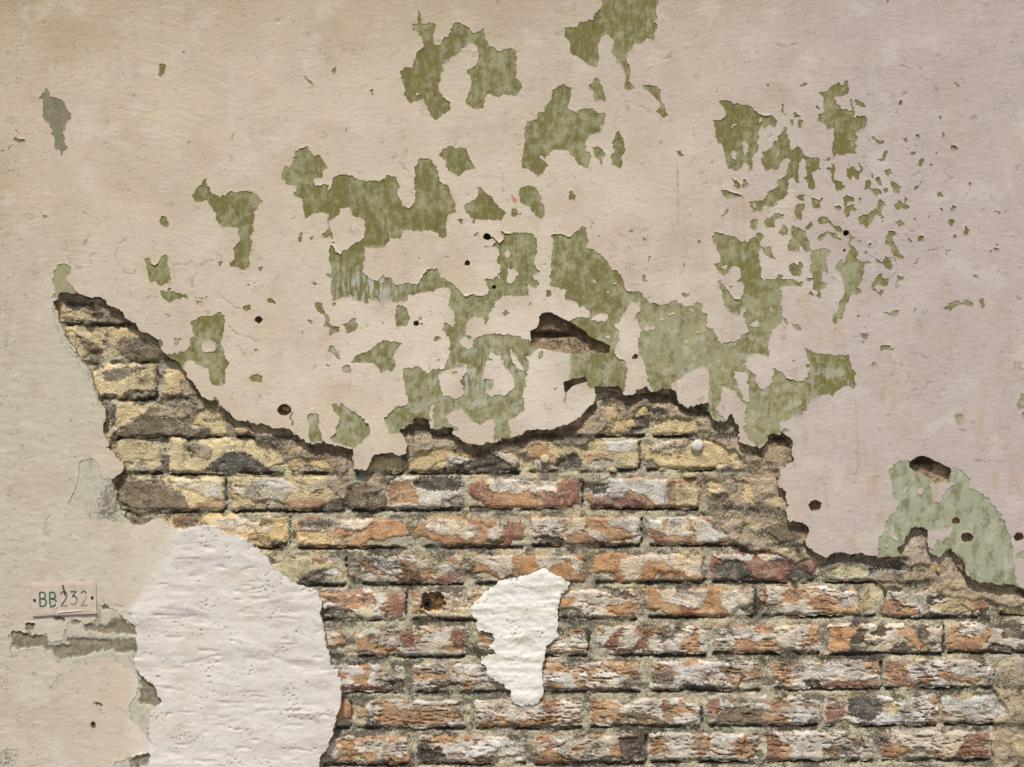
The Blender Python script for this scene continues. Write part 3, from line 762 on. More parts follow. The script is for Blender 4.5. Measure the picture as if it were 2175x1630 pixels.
DRILL = [(1034, 503, 9, 34), (993, 559, 7, 12), (1797, 495, 7, 40), (1793, 532, 4, 14), (549, 680, 9, 16), (604, 871, 15, 9), (1049, 610, 5, 14), (884, 687, 7, 16),
         (1732, 1074, 14, 11), (2031, 1107, 9, 9), (2054, 1142, 13, 14), (2163, 1141, 11, 16), (198, 1537, 3, 8), (1949, 1128, 20, 14), (2018, 1165, 10, 8)]
_dr = np.random.RandomState(5)
polys = [p for p in polys if p[0] != 'H']
for hx_, hy_, hr_, hd_ in DRILL:
    if hd_ == 14 and hr_ == 20 or (hx_, hy_) == (2018, 1165): continue
    q_ = [[hx_ + hr_ * (1 + _dr.normal(0, .07)) * math.cos(a_), hy_ + hr_ * .86 * (1 + _dr.normal(0, .07)) * math.sin(a_)] for a_ in np.linspace(0, 2 * math.pi, 19)[:-1]]
    polys.append(['H', np.array(q_)])
mM = layer({'M': 1}); mR = layer({'R': 1, 'H': 1})
mP = layer({'P': 1}); mq = layer({'q': 1}); mc = layer({'c': 1})
mV = layer({'V': 1}); mv = layer({'v': 1}); mU = layer({'U': 1})
mt = layer({'t': 1}); mx = layer({'x': 1}); mRo = layer({'R': 1})
CLS = 'nyodwkmsgWuz'
mC = np.zeros((CH, CW), np.uint8)
for b in bricks:
    fill(mC, np.array([[b[0], b[1]], [b[0], b[1]], [b[0], b[1]], [b[0], b[1]]]), 0)
for k, P in polys:
    if k[0] == 'C': fill(mC, P, 20 + CLS.index(k[1]))

def samp(a, x, y, q=1, off=0.5):                   # bilinear
    u = (x - X0) / q - off; v = (y - Y0) / q - off
    u = np.clip(u, 0, a.shape[1] - 1.001); v = np.clip(v, 0, a.shape[0] - 1.001)
    i = u.astype(np.int32); j = v.astype(np.int32); fx = u - i; fy = v - j
    return (a[j, i] * (1 - fx) * (1 - fy) + a[j, i + 1] * fx * (1 - fy) + a[j + 1, i] * (1 - fx) * fy + a[j + 1, i + 1] * fx * fy)
def near(a, x, y):
    i = np.clip((x - X0).astype(np.int32), 0, CW - 1); j = np.clip((y - Y0).astype(np.int32), 0, CH - 1)
    return a[j, i]
_rng = np.random.RandomState(7)
_gr = _rng.rand(256, 256).astype(np.float32)
_an = _rng.rand(256, 256).astype(np.float32) * 2 * np.pi
_gx, _gy = np.cos(_an), np.sin(_an)
def perlin(x, y, seed=0):                          # about -0.7..0.7
    x = x + seed * 37.31; y = y + seed * 91.7
    i = np.floor(x).astype(np.int32); j = np.floor(y).astype(np.int32); fx = (x - i).astype(np.float32); fy = (y - j).astype(np.float32)
    u = fx * fx * fx * (fx * (fx * 6 - 15) + 10); v = fy * fy * fy * (fy * (fy * 6 - 15) + 10)
    def g(a, b, dx, dy):
        a = a & 255; b = b & 255
        return _gx[b, a] * dx + _gy[b, a] * dy
    n0 = g(i, j, fx, fy) * (1 - u) + g(i + 1, j, fx - 1, fy) * u
    n1 = g(i, j + 1, fx, fy - 1) * (1 - u) + g(i + 1, j + 1, fx - 1, fy - 1) * u
    return n0 * (1 - v) + n1 * v
def fbm(x, y, wl_, o=4, seed=0, sx=1.0, sy=1.0, gain=.5):
    r = 0; a = 1.0
    for k in range(o):
        r = r + a * perlin(x / (wl_ * sx), y / (wl_ * sy), seed + k * 3); a *= gain; wl_ /= 2.03
    return r
def sst(a, lo, hi):
    t = np.clip((a - lo) / (hi - lo), 0, 1); return t * t * (3 - 2 * t)
def mix(a, b, t):
    t = np.asarray(t)[..., None]; return a * (1 - t) + b * t
def col(r, g, b):                                  # sRGB 0-255 to linear
    c = np.array([r, g, b], np.float32) / 255
    return np.where(c <= .04045, c / 12.92, ((c + .055) / 1.055) ** 2.4).astype(np.float32)

bGw = blur(mG, 2.5); bL = blur(mL, .8); bG, bM, bR = blur(mG, .8), blur(mM, 1.3), blur(mR, 1.0)
bP, bc, bV, bU, bt, bx = blur(mP, 1.5), blur(mc, 1.5), blur(mV, 1.2), blur(mU, 1.3), blur(mt, 1.2), blur(mx, 1.0)
bq, QQ = blur_big(mq, 12); bv, _ = blur_big(mv, 22); bMw, _ = blur_big(mM, 30); bMn, _ = blur_big(mM, 12)
bVw, _ = blur_big(mV, 20)

# ------------------------------------------------------------------ materials: vertex albedo x procedural grain, procedural relief
def material(name, rough=.9, grain=.10, gscale=900, bump=.3, bscale=260, bdist=.0012, spec=.25, grit=0, goff=0.0, stretch=(1, 1, 1)):
    m = bpy.data.materials.new(name); m.use_nodes = True; nt = m.node_tree; N = nt.nodes; L = nt.links
    b = N['Principled BSDF']; b.inputs['Roughness'].default_value = rough; b.inputs['Specular IOR Level'].default_value = spec
    tc = N.new('ShaderNodeTexCoord'); mp = N.new('ShaderNodeMapping'); mp.inputs['Scale'].default_value = stretch
    L.new(tc.outputs['Object'], mp.inputs['Vector'])
    at = N.new('ShaderNodeAttribute'); at.attribute_name = 'albedo'
    n1 = N.new('ShaderNodeTexNoise'); n1.inputs['Scale'].default_value = gscale; n1.inputs['Detail'].default_value = 3; L.new(mp.outputs[0], n1.inputs['Vector'])
    r1 = N.new('ShaderNodeMapRange'); r1.inputs['From Min'].default_value = .3; r1.inputs['From Max'].default_value = .7
    r1.inputs['To Min'].default_value = 1 - grain; r1.inputs['To Max'].default_value = 1 + grain; L.new(n1.outputs['Fac'], r1.inputs['Value'])
    mu = N.new('ShaderNodeVectorMath'); mu.operation = 'SCALE'; L.new(at.outputs['Color'], mu.inputs[0]); L.new(r1.outputs[0], mu.inputs['Scale'])
    out = mu.outputs[0]
    def noise(scale, det, w):
        q = N.new('ShaderNodeTexNoise'); q.noise_dimensions = '4D'; q.inputs['W'].default_value = w; q.inputs['Scale'].default_value = scale; q.inputs['Detail'].default_value = det
        q.inputs['Roughness'].default_value = .65; L.new(mp.outputs[0], q.inputs['Vector']); return q.outputs['Fac']
    def speck(prev, scale, cloud, lo, hi, amt, colr, w):
        a = noise(scale, 3, w); c_ = noise(cloud, 4, w + 3)
        ad = N.new('ShaderNodeMath'); ad.operation = 'MULTIPLY_ADD'; ad.inputs[1].default_value = 1.3; L.new(c_, ad.inputs[0]); L.new(a, ad.inputs[2])
        mr = N.new('ShaderNodeMapRange'); mr.inputs['From Min'].default_value = lo; mr.inputs['From Max'].default_value = hi; mr.inputs['To Max'].default_value = amt; L.new(ad.outputs[0], mr.inputs['Value'])
        mx_ = N.new('ShaderNodeMix'); mx_.data_type = 'RGBA'; L.new(mr.outputs[0], mx_.inputs['Factor']); L.new(prev, mx_.inputs['A']); mx_.inputs['B'].default_value = (*colr, 1)
        return mx_.outputs['Result']
    if grit:
        out = speck(out, 300, 34, 1.18 + goff, 1.33 + goff, grit, (.035, .031, .026), 1.0)
        out = speck(out, 260, 60, 1.22 + goff * .6, 1.36 + goff * .6, grit * .55, (.60, .56, .48), 9.0)
    L.new(out, b.inputs['Base Color'])
    n2 = N.new('ShaderNodeTexNoise'); n2.inputs['Scale'].default_value = bscale; n2.inputs['Detail'].default_value = 5; n2.inputs['Roughness'].default_value = .6
    L.new(mp.outputs[0], n2.inputs['Vector'])
    bp = N.new('ShaderNodeBump'); bp.inputs['Strength'].default_value = bump; bp.inputs['Distance'].default_value = bdist
    L.new(n2.outputs['Fac'], bp.inputs['Height']); L.new(bp.outputs[0], b.inputs['Normal'])
    return m
M_paint = material('flaking_paint_coat', .82, .05, 700, .42, 170, .0022, grit=.35, goff=.12)
M_render = material('green_painted_render', .85, .10, 500, .4, 220, .0013, grit=.45, goff=.06, stretch=(1.6, 1, .5))
M_mortar = material('sandy_mortar', .95, .30, 420, .9, 230, .0038, spec=.15, grit=.8)
M_brick = material('weathered_brick', .93, .30, 460, .95, 210, .0038, spec=.15, grit=.6, goff=.03)
M_patch = material('rough_white_plaster', .9, .05, 500, .45, 140, .0026, grit=.3, goff=.13)

# ------------------------------------------------------------------ mesh builders
def wall_xyz(x, y, h):
    return np.stack([(x - W0 / 2) / 1000, -h / 1000, ZB + (H0 - y) / 1000], -1)
def link_mesh(name, V, polys_v, sizes, colr, mat, parent=None, smooth=None):
    me = bpy.data.meshes.new(name); nl = len(polys_v)
    me.vertices.add(len(V)); me.vertices.foreach_set('co', V.astype(np.float32).ravel())
    me.loops.add(nl); me.loops.foreach_set('vertex_index', polys_v.astype(np.int32))
    me.polygons.add(len(sizes)); st = np.zeros(len(sizes), np.int32); st[1:] = np.cumsum(sizes)[:-1]
    me.polygons.foreach_set('loop_start', st)
    me.update(calc_edges=True)
    if smooth is not None: me.polygons.foreach_set('use_smooth', smooth.astype(bool))
    at = me.attributes.new('albedo', 'FLOAT_COLOR', 'POINT')
    c4 = np.ones((len(V), 4), np.float32); c4[:, :3] = np.clip(colr, .004, .9); at.data.foreach_set('color', c4.ravel())
    me.materials.append(mat); me.validate()
    o = bpy.data.objects.new(name, me); C.objects.link(o); o.parent = parent
    return o
def axis(lo, hi, flo, fhi, step):                  # fine inside the photograph's frame, coarse outside
    mid = np.arange(flo, fhi + step, step)
    def grow(start, end, sgn):
        r = []; p = start; s = step
        while (p < end) if sgn > 0 else (p > end):
            s = min(s * 1.35, 160); p += sgn * s; r.append(min(p, end) if sgn > 0 else max(p, end))
        return r
    return np.array(grow(mid[0], lo, -1)[::-1] + list(mid) + grow(mid[-1], hi, 1))
CASE = {  # corner bits a=1 (i,j) b=2 (i+1,j) c=4 (i+1,j+1) d=8 (i,j+1); edges N(ab) E(bc) S(dc) Wt(ad)
    1: [['a', 'N', 'W']], 2: [['b', 'E', 'N']], 3: [['a', 'b', 'E', 'W']], 4: [['c', 'S', 'E']], 5: [['a', 'N', 'W'], ['c', 'S', 'E']],
    6: [['b', 'c', 'S', 'N']], 7: [['a', 'b', 'c', 'S', 'W']], 8: [['d', 'W', 'S']], 9: [['a', 'N', 'S', 'd']], 10: [['b', 'E', 'N'], ['d', 'W', 'S']],
    11: [['a', 'b', 'E', 'S', 'd']], 12: [['c', 'd', 'W', 'E']], 13: [['a', 'N', 'E', 'c', 'd']], 14: [['b', 'c', 'd', 'W', 'N']], 15: [['a', 'b', 'c', 'd']]}
def contour_sheet(name, gx, gy, F, hfun, cfun, thick, mat, parent, keep=None, rimcol=None, lean=0.0):
    """Sheet over the nodes where F>0, cut along F=0, with a rim of real thickness going back into the wall."""
    nx, ny = len(gx), len(gy)
    X, Y = np.meshgrid(gx, gy); ins = F > 0
    idx = lambda j, i: j * nx + i
    code = (ins[:-1, :-1] * 1 + ins[:-1, 1:] * 2 + ins[1:, 1:] * 4 + ins[1:, :-1] * 8)
    if keep is not None: code = np.where(keep, code, 0)
    PX = [X.ravel()]; PY = [Y.ravel()]
    hx = np.full((ny, nx - 1), -1, np.int64); vx = np.full((ny - 1, nx), -1, np.int64)
    base = nx * ny
    m = ins[:, :-1] != ins[:, 1:]; t = F[:, :-1][m] / (F[:, :-1][m] - F[:, 1:][m]); t = np.clip(t, .02, .98)
    hx[m] = base + np.arange(m.sum()); PX.append(X[:, :-1][m] + t * (X[:, 1:][m] - X[:, :-1][m])); PY.append(Y[:, :-1][m]); base += m.sum()
    m = ins[:-1] != ins[1:]; t = F[:-1][m] / (F[:-1][m] - F[1:][m]); t = np.clip(t, .02, .98)
    vx[m] = base + np.arange(m.sum()); PX.append(X[:-1][m]); PY.append(Y[:-1][m] + t * (Y[1:][m] - Y[:-1][m])); base += m.sum()
    px = np.concatenate(PX); py = np.concatenate(PY)
    loops = []; sizes = []; segs = []
    J, I = np.meshgrid(np.arange(ny - 1), np.arange(nx - 1), indexing='ij')
    for cde, pl in CASE.items():
        mm = code == cde
        if not mm.any(): continue
        j, i = J[mm], I[mm]
        vm = {'a': idx(j, i), 'b': idx(j, i + 1), 'c': idx(j + 1, i + 1), 'd': idx(j + 1, i), 'N': hx[j, i], 'S': hx[j + 1, i], 'W': vx[j, i], 'E': vx[j, i + 1]}
        for p in pl:
            a = np.stack([vm[k] for k in p[::-1]], 1); loops.append(a.ravel()); sizes.append(np.full(len(a), len(p)))
            for q in range(len(p)):
                k1, k2 = p[q], p[(q + 1) % len(p)]
                if k1 in 'NESW' and k2 in 'NESW': segs.append(np.stack([vm[k1], vm[k2]], 1))
    loops = np.concatenate(loops); sizes = np.concatenate(sizes)
    used = np.zeros(base, bool); used[loops] = True
    if segs: S = np.concatenate(segs)
    else: S = np.zeros((0, 2), np.int64)
    remap = np.cumsum(used) - 1
    ux, uy = px[used], py[used]; h = hfun(ux, uy); cl = cfun(ux, uy)
    loops = remap[loops]; S = remap[S]
    nv = len(ux); ue = np.unique(S); fr = np.full(nv, -1, np.int64); fr[ue] = nv + np.arange(len(ue)); bk = np.full(nv, -1, np.int64); bk[ue] = nv + len(ue) + np.arange(len(ue))
    jx = fbm(ux[ue], uy[ue], 9, 2, 51) * lean; jy = fbm(ux[ue], uy[ue], 9, 2, 57) * lean
    hx_ = np.concatenate([h, h[ue], h[ue] - thick * (1 + .25 * fbm(ux[ue], uy[ue], 30, 2, 61))])
    vxs = np.concatenate([ux, ux[ue], ux[ue] + jx]); vys = np.concatenate([uy, uy[ue], uy[ue] + jy])
    rc = cl[ue] * .92 if rimcol is None else rimcol[None, :] * (1 + .25 * fbm(ux[ue], uy[ue], 6, 2, 63))[:, None] * np.ones((len(ue), 1))
    cc = np.concatenate([cl, cl[ue] * .5 + rc * .5, rc])
    sk = np.stack([fr[S[:, 0]], fr[S[:, 1]], bk[S[:, 1]], bk[S[:, 0]]], 1)
    lo = np.concatenate([loops, sk.ravel()]); si = np.concatenate([sizes, np.full(len(sk), 4)])
    sm = np.concatenate([np.ones(len(sizes)), np.zeros(len(sk))])
    return link_mesh(name, wall_xyz(vxs, vys, hx_), lo, si, cc, mat, parent, sm)

# ------------------------------------------------------------------ colour and relief of every layer, as functions of the place on the wall
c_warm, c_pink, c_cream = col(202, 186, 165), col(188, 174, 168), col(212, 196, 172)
def paint_col(x, y):
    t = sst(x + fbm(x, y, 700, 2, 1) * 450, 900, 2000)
    c = mix(c_warm[None], c_pink[None], t)  # mauve towards the right, with some vignette darkening painted in
    n = fbm(x, y, 260, 4, 2)
    c = mix(c, c_cream[None], sst(n, .0, .7) * .35 * (1 - .4 * t))
    c = c * (1 + .05 * fbm(x, y, 90, 3, 4) + .03 * fbm(x, y, 9, 2, 5, 2.2, 1))[:, None]
    gr = sst(fbm(x, y, 420, 3, 9) + .35 - x / 700, .0, .7) * .40 * sst(1000 - y, 0, 500)                 # painted vignette broken up by noise, darker towards the upper left
    gr = np.clip(gr + sst(180 - y + fbm(x, y, 300, 2, 12) * 160, 0, 360) * .55 + sst(110 - x + fbm(x, y, 200, 3, 13) * 120, 0, 200) * .3, 0, .85)  # the painted vignette again, along the top and left edges
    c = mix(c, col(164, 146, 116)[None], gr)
    c = mix(c, col(216, 205, 190)[None], .8 * np.exp(-((x - 320) / 130) ** 2 - ((y - 1190) / 130) ** 2))
    c = mix(c, col(224, 211, 196)[None], .75 * np.exp(-((x - 1080) / 620) ** 2 - ((y - 760) / 420) ** 2) * sst(fbm(x, y, 190, 4, 8), -.4, .35))  # bright middle of the vignette, painted into the coat's colour
    c = mix(c, col(196, 186, 172)[None], sst(420 - x + fbm(x, y, 200, 3, 7) * 200, 0, 260) * sst(y, 420, 800) * .75)
    sp = sst(perlin(x / 5.5, y / 5.5, 21) + .55 * perlin(x / 120, y / 120, 22), .62, .74)
    c = mix(c, col(110, 96, 78)[None], sp * .55)
    lf = sst(100 - x, 0, 90) * sst(perlin(x / 4, y / 5, 23) + .5 * perlin(x / 60, y / 60, 25), .38, .6)
    c = mix(c, col(80, 70, 56)[None], lf * .6)
    rust = samp(bt, x + fbm(x, y, 8, 2, 31) * 2, y)
    c = mix(c, col(188, 152, 112)[None], np.clip(rust, 0, 1) * .42)
    st = sst(fbm(x, y, 46, 4, 33, .5, 3.0), .12, .6) * sst(y, 450, 900) * sst(x, 1150, 1500)
    c = mix(c, col(186, 160, 130)[None], st * .6)
    mo_ = sst(fbm(x, y, 120, 5, 34, gain=.62), .05, .6); c = mix(c, col(176, 158, 134)[None], mo_ * .26)
    c = mix(c, col(216, 206, 194)[None], sst(fbm(x, y, 80, 5, 36, gain=.6), .15, .6) * .3)
    c = mix(c, col(92, 82, 66)[None], hairline(x, y) * .42)
    c = mix(c, col(190, 70, 60)[None], samp(bx, x, y) * .8)
    w = sst(samp(bv, x, y, QQ) + fbm(x, y, 60, 3, 71) * .25, .0, .8)
    c = mix(c, col(220, 210, 200)[None], w * .7)
    ds = sst(fbm(x, y, 16, 3, 35, 2.6, .8), .48, .7) * sst(y, 800, 900) * sst(140 - x, 0, 80)
    return mix(c, col(96, 88, 72)[None], ds * .5)
def hairline(x, y):
    return np.clip(samp(bL, x + fbm(x, y, 16, 3, 37) * 7, y + fbm(x, y, 16, 3, 38) * 7) * 1.5, 0, 1) * sst(fbm(x, y, 22, 3, 39), -.25, .2)
def paint_h(x, y):
    rough = sst(420 - x, -100, 500) * sst(y, 500, 900) * .9 + .35
    h = .95 + .8 * fbm(x, y, 110, 2, 52) * .6 + fbm(x, y, 420, 2, 41) * 1.6
    h = h + rough * (.55 * fbm(x, y, 14, 3, 42, 2.0, 1.0)) + .25 * fbm(x, y, 34, 2, 43, 2.4, .8)
    th = (x * .45 + y) ; ang = fbm(x, y, 330, 2, 44) * 2.4                     # trowel arcs
    rad = np.hypot(x - 160, y - 900); th_ = np.arctan2(y - 900, x - 160) * 260
    h = h + .42 * fbm(rad, th_, 5.5, 2, 44, 1, 9) * sst(fbm(x, y, 240, 2, 45), -.1, .4) * sst(1300 - x, 0, 400) * sst(1000 - y, 0, 200)
    h = h + .30 * fbm(x, y, 5.5, 2, 40, 3.0, 1.0)
    b = sst(perlin(x / 17, y / 17, 46) + .4 * perlin(x / 190, y / 190, 47), .56, .72)
    h = h + b * 1.0 - 1.2 * sst(perlin(x / 8, y / 5, 48) + .45 * perlin(x / 150, y / 150, 49), .62, .74)
    h = h - 1.2 * hairline(x, y)
    h = h + sst(samp(bGw, x, y), .12, .5) * (3.6 * np.clip(fbm(x, y, 60, 3, 50) - .14, 0, 1))
    blob = np.exp(-((x - 800) / 75) ** 2 - ((y - 950) / 60) ** 2)
    return h + 5 * blob
c_olive, c_sage, c_pale = col(120, 114, 66), col(158, 155, 121), col(186, 187, 168)
def green_col(x, y):
    ol = .55 + .5 * fbm(x, y, 170, 2, 81)
    ol = ol - .45 * np.exp(-((x - 1500) / 230) ** 2 - ((y - 760) / 190) ** 2) - .5 * sst(x, 1800, 1950) * sst(y, 800, 950)
    ol = ol - .35 * sst(y, 820, 950) - .5 * sst(200 - x, 0, 60) + .1 * sst(x, 1480, 1560) * sst(560 - y, 0, 200) - .2 * np.exp(-((x - 1080) / 150) ** 2 - ((y - 860) / 90) ** 2)
    n = .55 * fbm(x, y, 48, 3, 82) + .75 * fbm(x, y, 15, 4, 83, 1, 1.2, .65)
    n = n + .32 * perlin(x / 4, y / 4.5, 79) + .2 * fbm(x, y, 7, 2, 78, .6, 4); t = sst(n + (ol - .5) * 1.3 + .15, -.5, .55)
    c = mix(c_sage[None], c_olive[None], t)
    rb = sst(x, 1820, 1900) * sst(y, 850, 950); c = mix(c, col(160, 168, 146)[None] * (1 + .1 * n)[:, None], rb * .6)
    st = sst(fbm(x, y, 9, 3, 85, .7, 5), .1, .5) * sst(fbm(x, y, 120, 2, 86), -.05, .35)
    c = mix(c, c_pale[None], st * .26)
    c = mix(c, c_pale[None], .55 * sst(fbm(x, y, 34, 5, 76, gain=.68), .12, .5) * sst(y, 560, 760))
    ww = np.exp(-(((x - 790) / 85) ** 2 + ((y - 612) / 42) ** 2)) + np.exp(-(((x - 1000) / 90) ** 2 + ((y - 800) / 60) ** 2)) * .8
    c = mix(c, col(196, 200, 192)[None], np.clip(ww, 0, 1) * sst(fbm(x, y, 12, 3, 87, .6, 3), -.1, .35) * .8)
    dk = sst(perlin(x / 5, y / 6, 88) + .4 * perlin(x / 60, y / 60, 89), .46, .62)
    c = mix(c, col(84, 82, 48)[None], dk * .55)
    c = mix(c, col(126, 121, 102)[None] * (1 + .2 * n)[:, None], .8 * sst(200 - x, 0, 50) * sst(380 - y, 0, 50))
    c = mix(c, col(118, 116, 74)[None], rb * sst(fbm(x, y, 26, 4, 77, .8, 1.4, .65), .12, .4) * .6)
    sp = sst(perlin(x / 6, y / 6, 90), .52, .62); c = mix(c, col(205, 205, 180)[None], sp * .5)
    w = x + fbm(x, y, 10, 2, 91) * 6; v = y + fbm(x, y, 10, 2, 92) * 6
    p = np.clip(samp(bP, x, y) * 1.4, 0, 1); pc = mix(col(190, 186, 169)[None], col(166, 161, 142)[None], sst(fbm(x, y, 14, 4, 93, 1, 1, .7), .05, .4) * .6); c = mix(c, pc, p)
    q = sst(samp(bq, x, y, QQ) + perlin(x / 5.2, y / 5.2, 94) * .95 + .3 * perlin(x / 14, y / 14, 95), .55, .85); c = mix(c, col(104, 94, 78)[None], q * .75)
    k = samp(bc, w, v); kk = sst(k + .25 * fbm(x, y, 5, 2, 96), .4, .6)
    return mix(c, col(136, 126, 108)[None] * (1 + .5 * fbm(x, y, 8, 3, 97, gain=.7))[:, None], kk)
def green_h(x, y):
    k = samp(bc, x + fbm(x, y, 10, 2, 91) * 6, y + fbm(x, y, 10, 2, 92) * 6)
    edge = sst(samp(bMn, x, y, QQ), .25, .5)
    hb = fbm(x, y, 420, 2, 41) * 1.6
    return hb + .15 * fbm(x, y, 9, 3, 98) - k * (2.4 + 2.6 * fbm(x, y, 26, 3, 99, 2.2, .8)) - edge * .8 * (1 + fbm(x, y, 12, 2, 100))
TAB = np.array([col(196, 186, 157), col(212, 191, 147), col(186, 147, 110), col(144, 103, 88), col(220, 212, 199), col(94, 87, 78), col(176, 159, 134), col(130, 115, 95),
                col(168, 172, 150), col(228, 225, 218), col(178, 161, 143), col(226, 190, 138)], np.float32)  # dark brown 's' kind also carries painted shade below the plaster lip
HUP = np.array([0, 0, 0, -.4, 1.6, -2.2, 2.5, .8, 4, 4, 9, -26], np.float32)      # relief of each kind of surface
def classes(x, y, base):
    """index of the surface kind at each point, with torn edges"""
    wx = x + fbm(x, y, 13, 3, 111) * 7; wy = y + fbm(x, y, 13, 3, 113) * 6
    c = near(mC, wx, wy).astype(np.int32); r = np.where(c >= 20, c - 20, base)
    gx_ = x + perlin(x / 3.4, y / 3.4, 115) * 13; gy_ = y + perlin(x / 3.4, y / 3.4, 117) * 13    # sooty, sandy and dark brown kinds fade out in specks
    c2 = near(mC, gx_, gy_).astype(np.int32); soft = (c2 == 25) | (c2 == 27) | (c2 == 26)
    return np.where(soft & (c < 28), c2 - 20, r)
def soot_field(x, y, salt=0):
    cloud = fbm(x, y, 66, 3, 127 + salt, 1.5, .8, .5) - .16 + .52 * sst(samp(bSw, x, y), .10, .5)
    grit = perlin(x / 3.1, y / 2.8, 139) * .42 + perlin(x / 7, y / 5, 141) * .25
    return sst(cloud + grit, .10, .42)
def shade_class(k, x, y, salt=0):
    c = TAB[k].copy()
    n = fbm(x, y, 20, 4, 121 + salt, 1.3, 1, .6)
    grit = perlin(x / 3.0, y / 3.0, 124)
    c *= (1 + .20 * n + .20 * grit * np.isin(k, [2, 3, 6, 7, 10]) + .07 * grit)[:, None]
    isw = (k == 4); isy = (k == 1)
    g2 = sst(fbm(x, y, 34, 4, 129 + salt, 1.5, .8, .55), -.12, .4)
    c = mix(c, col(158, 151, 137)[None], g2 * np.where(isw | (k == 0), .6, 0))
    c = mix(c, col(176, 146, 118)[None], np.where(isw, sst(fbm(x, y, 26, 4, 147, 1.4, .8, .65), -.05, .4) * .32, 0))
    c = mix(c, col(202, 188, 166)[None], np.where((k == 2) | (k == 3), sst(fbm(x, y, 30, 4, 148, 1.5, .8, .68), .0, .45) * .28, 0))
    c = mix(c, TAB[1][None], np.where(isw | (k == 0), sst(fbm(x, y, 70, 2, 131) + (1250 - y) / 1600, .1, .5) * .55, 0))
    c = mix(c, col(158, 140, 108)[None], np.where(isy, sst(fbm(x, y, 40, 3, 133, 1.5, .8, .5), .05, .45) * .5, 0))
    rd = sst(fbm(x, y, 55, 3, 135 + salt), .0, .4)
    c = mix(c, col(154, 114, 95)[None], np.where(k == 2, rd * .75, 0))
    c = mix(c, col(206, 184, 148)[None], np.where((k == 2) | (k == 3), sst(perlin(x / 4.2, y / 3.6, 137) + .6 * fbm(x, y, 40, 2, 138), .22, .55) * .5, 0))
    c = mix(c, col(148, 138, 120)[None], np.where((k == 5) | (k == 7), sst(n + grit * .9, .1, .5) * .7, 0))
    c = mix(c, TAB[1][None], np.where((k == 6) | (k == 10), sst(fbm(x, y, 46, 3, 143), .18, .4) * .7 * (k == 6), 0))
    so = soot_field(x, y, salt) * np.select([isw, k == 0, isy, k == 2, k == 3, k == 6, k == 9, k == 10], [.85, .9, .55, .6, .45, .5, .08, .35], .3)
    c = mix(c, col(58, 52, 44)[None], so)
    sp = sst(perlin(x / 3.2, y / 2.9, 145), .42, .56)
    return mix(c, col(66, 56, 46)[None], sp * np.where(k == 9, .1, .45))
def brick_surface(x, y, b, salt):
    x0, x1, y0, y1, base, fis = b
    bi = CLS.index(base); k = classes(x, y, bi)
    raw = near(mC, x, y)
    if base in 'w' and fis > 0:                                                    # bare brick showing through the crust
        hole = fbm(x, y, 42, 4, 151 + salt, 1.8, .7) > .21
        k = np.where(hole & (k == 4) & (raw < 20), 2, k)
    if base in 'o' and fis > 0:
        cr = fbm(x, y, 48, 4, 153 + salt, 1.8, .8) > .22 - .28 * fis
        k = np.where(cr & (k == 2) & (raw < 20), 4, k)
    if base == 'k':
        cr = fbm(x, y, 40, 4, 155 + salt, 1.5, .8) > .05
        k = np.where(cr & (k == 5) & (raw < 20), 4, k)
    c = shade_class(k, x, y, salt % 3)
    h = -15.0 + HUP[k] * (1 + .3 * fbm(x, y, 24, 2, 156)) + 2.2 * fbm(x, y, 75, 2, 157 + salt) + 1.3 * fbm(x, y, 18, 4, 159) + .5 * fbm(x, y, 5, 2, 158)
    ch = sst(fbm(x, y, 50, 3, 165 + salt, 1.4, .8), .22, .34); h = h - ch * 2.2      # spalled scallops
    rg = np.random.RandomState(1000 + salt); wm = rg.normal(0, .035); c = c * (np.array([1 + wm, 1, 1 - 1.3 * wm]) * (1 + rg.normal(0, .07)))[None]
    for _ in range(4):                                                             # knocked corners and bites out of the face
        cx, cy = x0 + (x1 - x0) * rg.choice([0, .08, .35, .7, .95, 1]), rg.choice([y0, y1, y1]); rr_ = 9 + rg.rand() * 20
        dd = np.hypot((x - cx) / 1.7, y - cy) + 7 * fbm(x, y, 18, 3, 166 + salt); bite = 1 - sst(dd, rr_ * .7, rr_)
        h = h - bite * (3 + rg.rand() * 4); c = mix(c, c * .8 + col(150, 120, 92)[None] * .14, bite)
    if fis > 0:                                                                    # lamination fissures along the brick
        rr = np.abs(fbm(x + 20 * fbm(x, y, 60, 1, 160), y, 17, 3, 161 + salt, 3.6, .62))
        where = sst(fbm(x, y, 75, 2, 163 + salt, 1.2, .7) + .45 * fis, .0, .35)
        f = (1 - sst(rr, .02, .085)) * where
        f2 = (1 - sst(rr, .0, .19)) * where
        h = h - f * 3.2 * (.6 + .4 * fis) - f2 * 1.2
        c = mix(c, col(174, 132, 92)[None], np.clip(f2 * .55, 0, 1) * np.where(k == 5, .2, 1))
        c = mix(c, col(80, 62, 44)[None], sst(f, .5, .95) * .7)
    return h, c
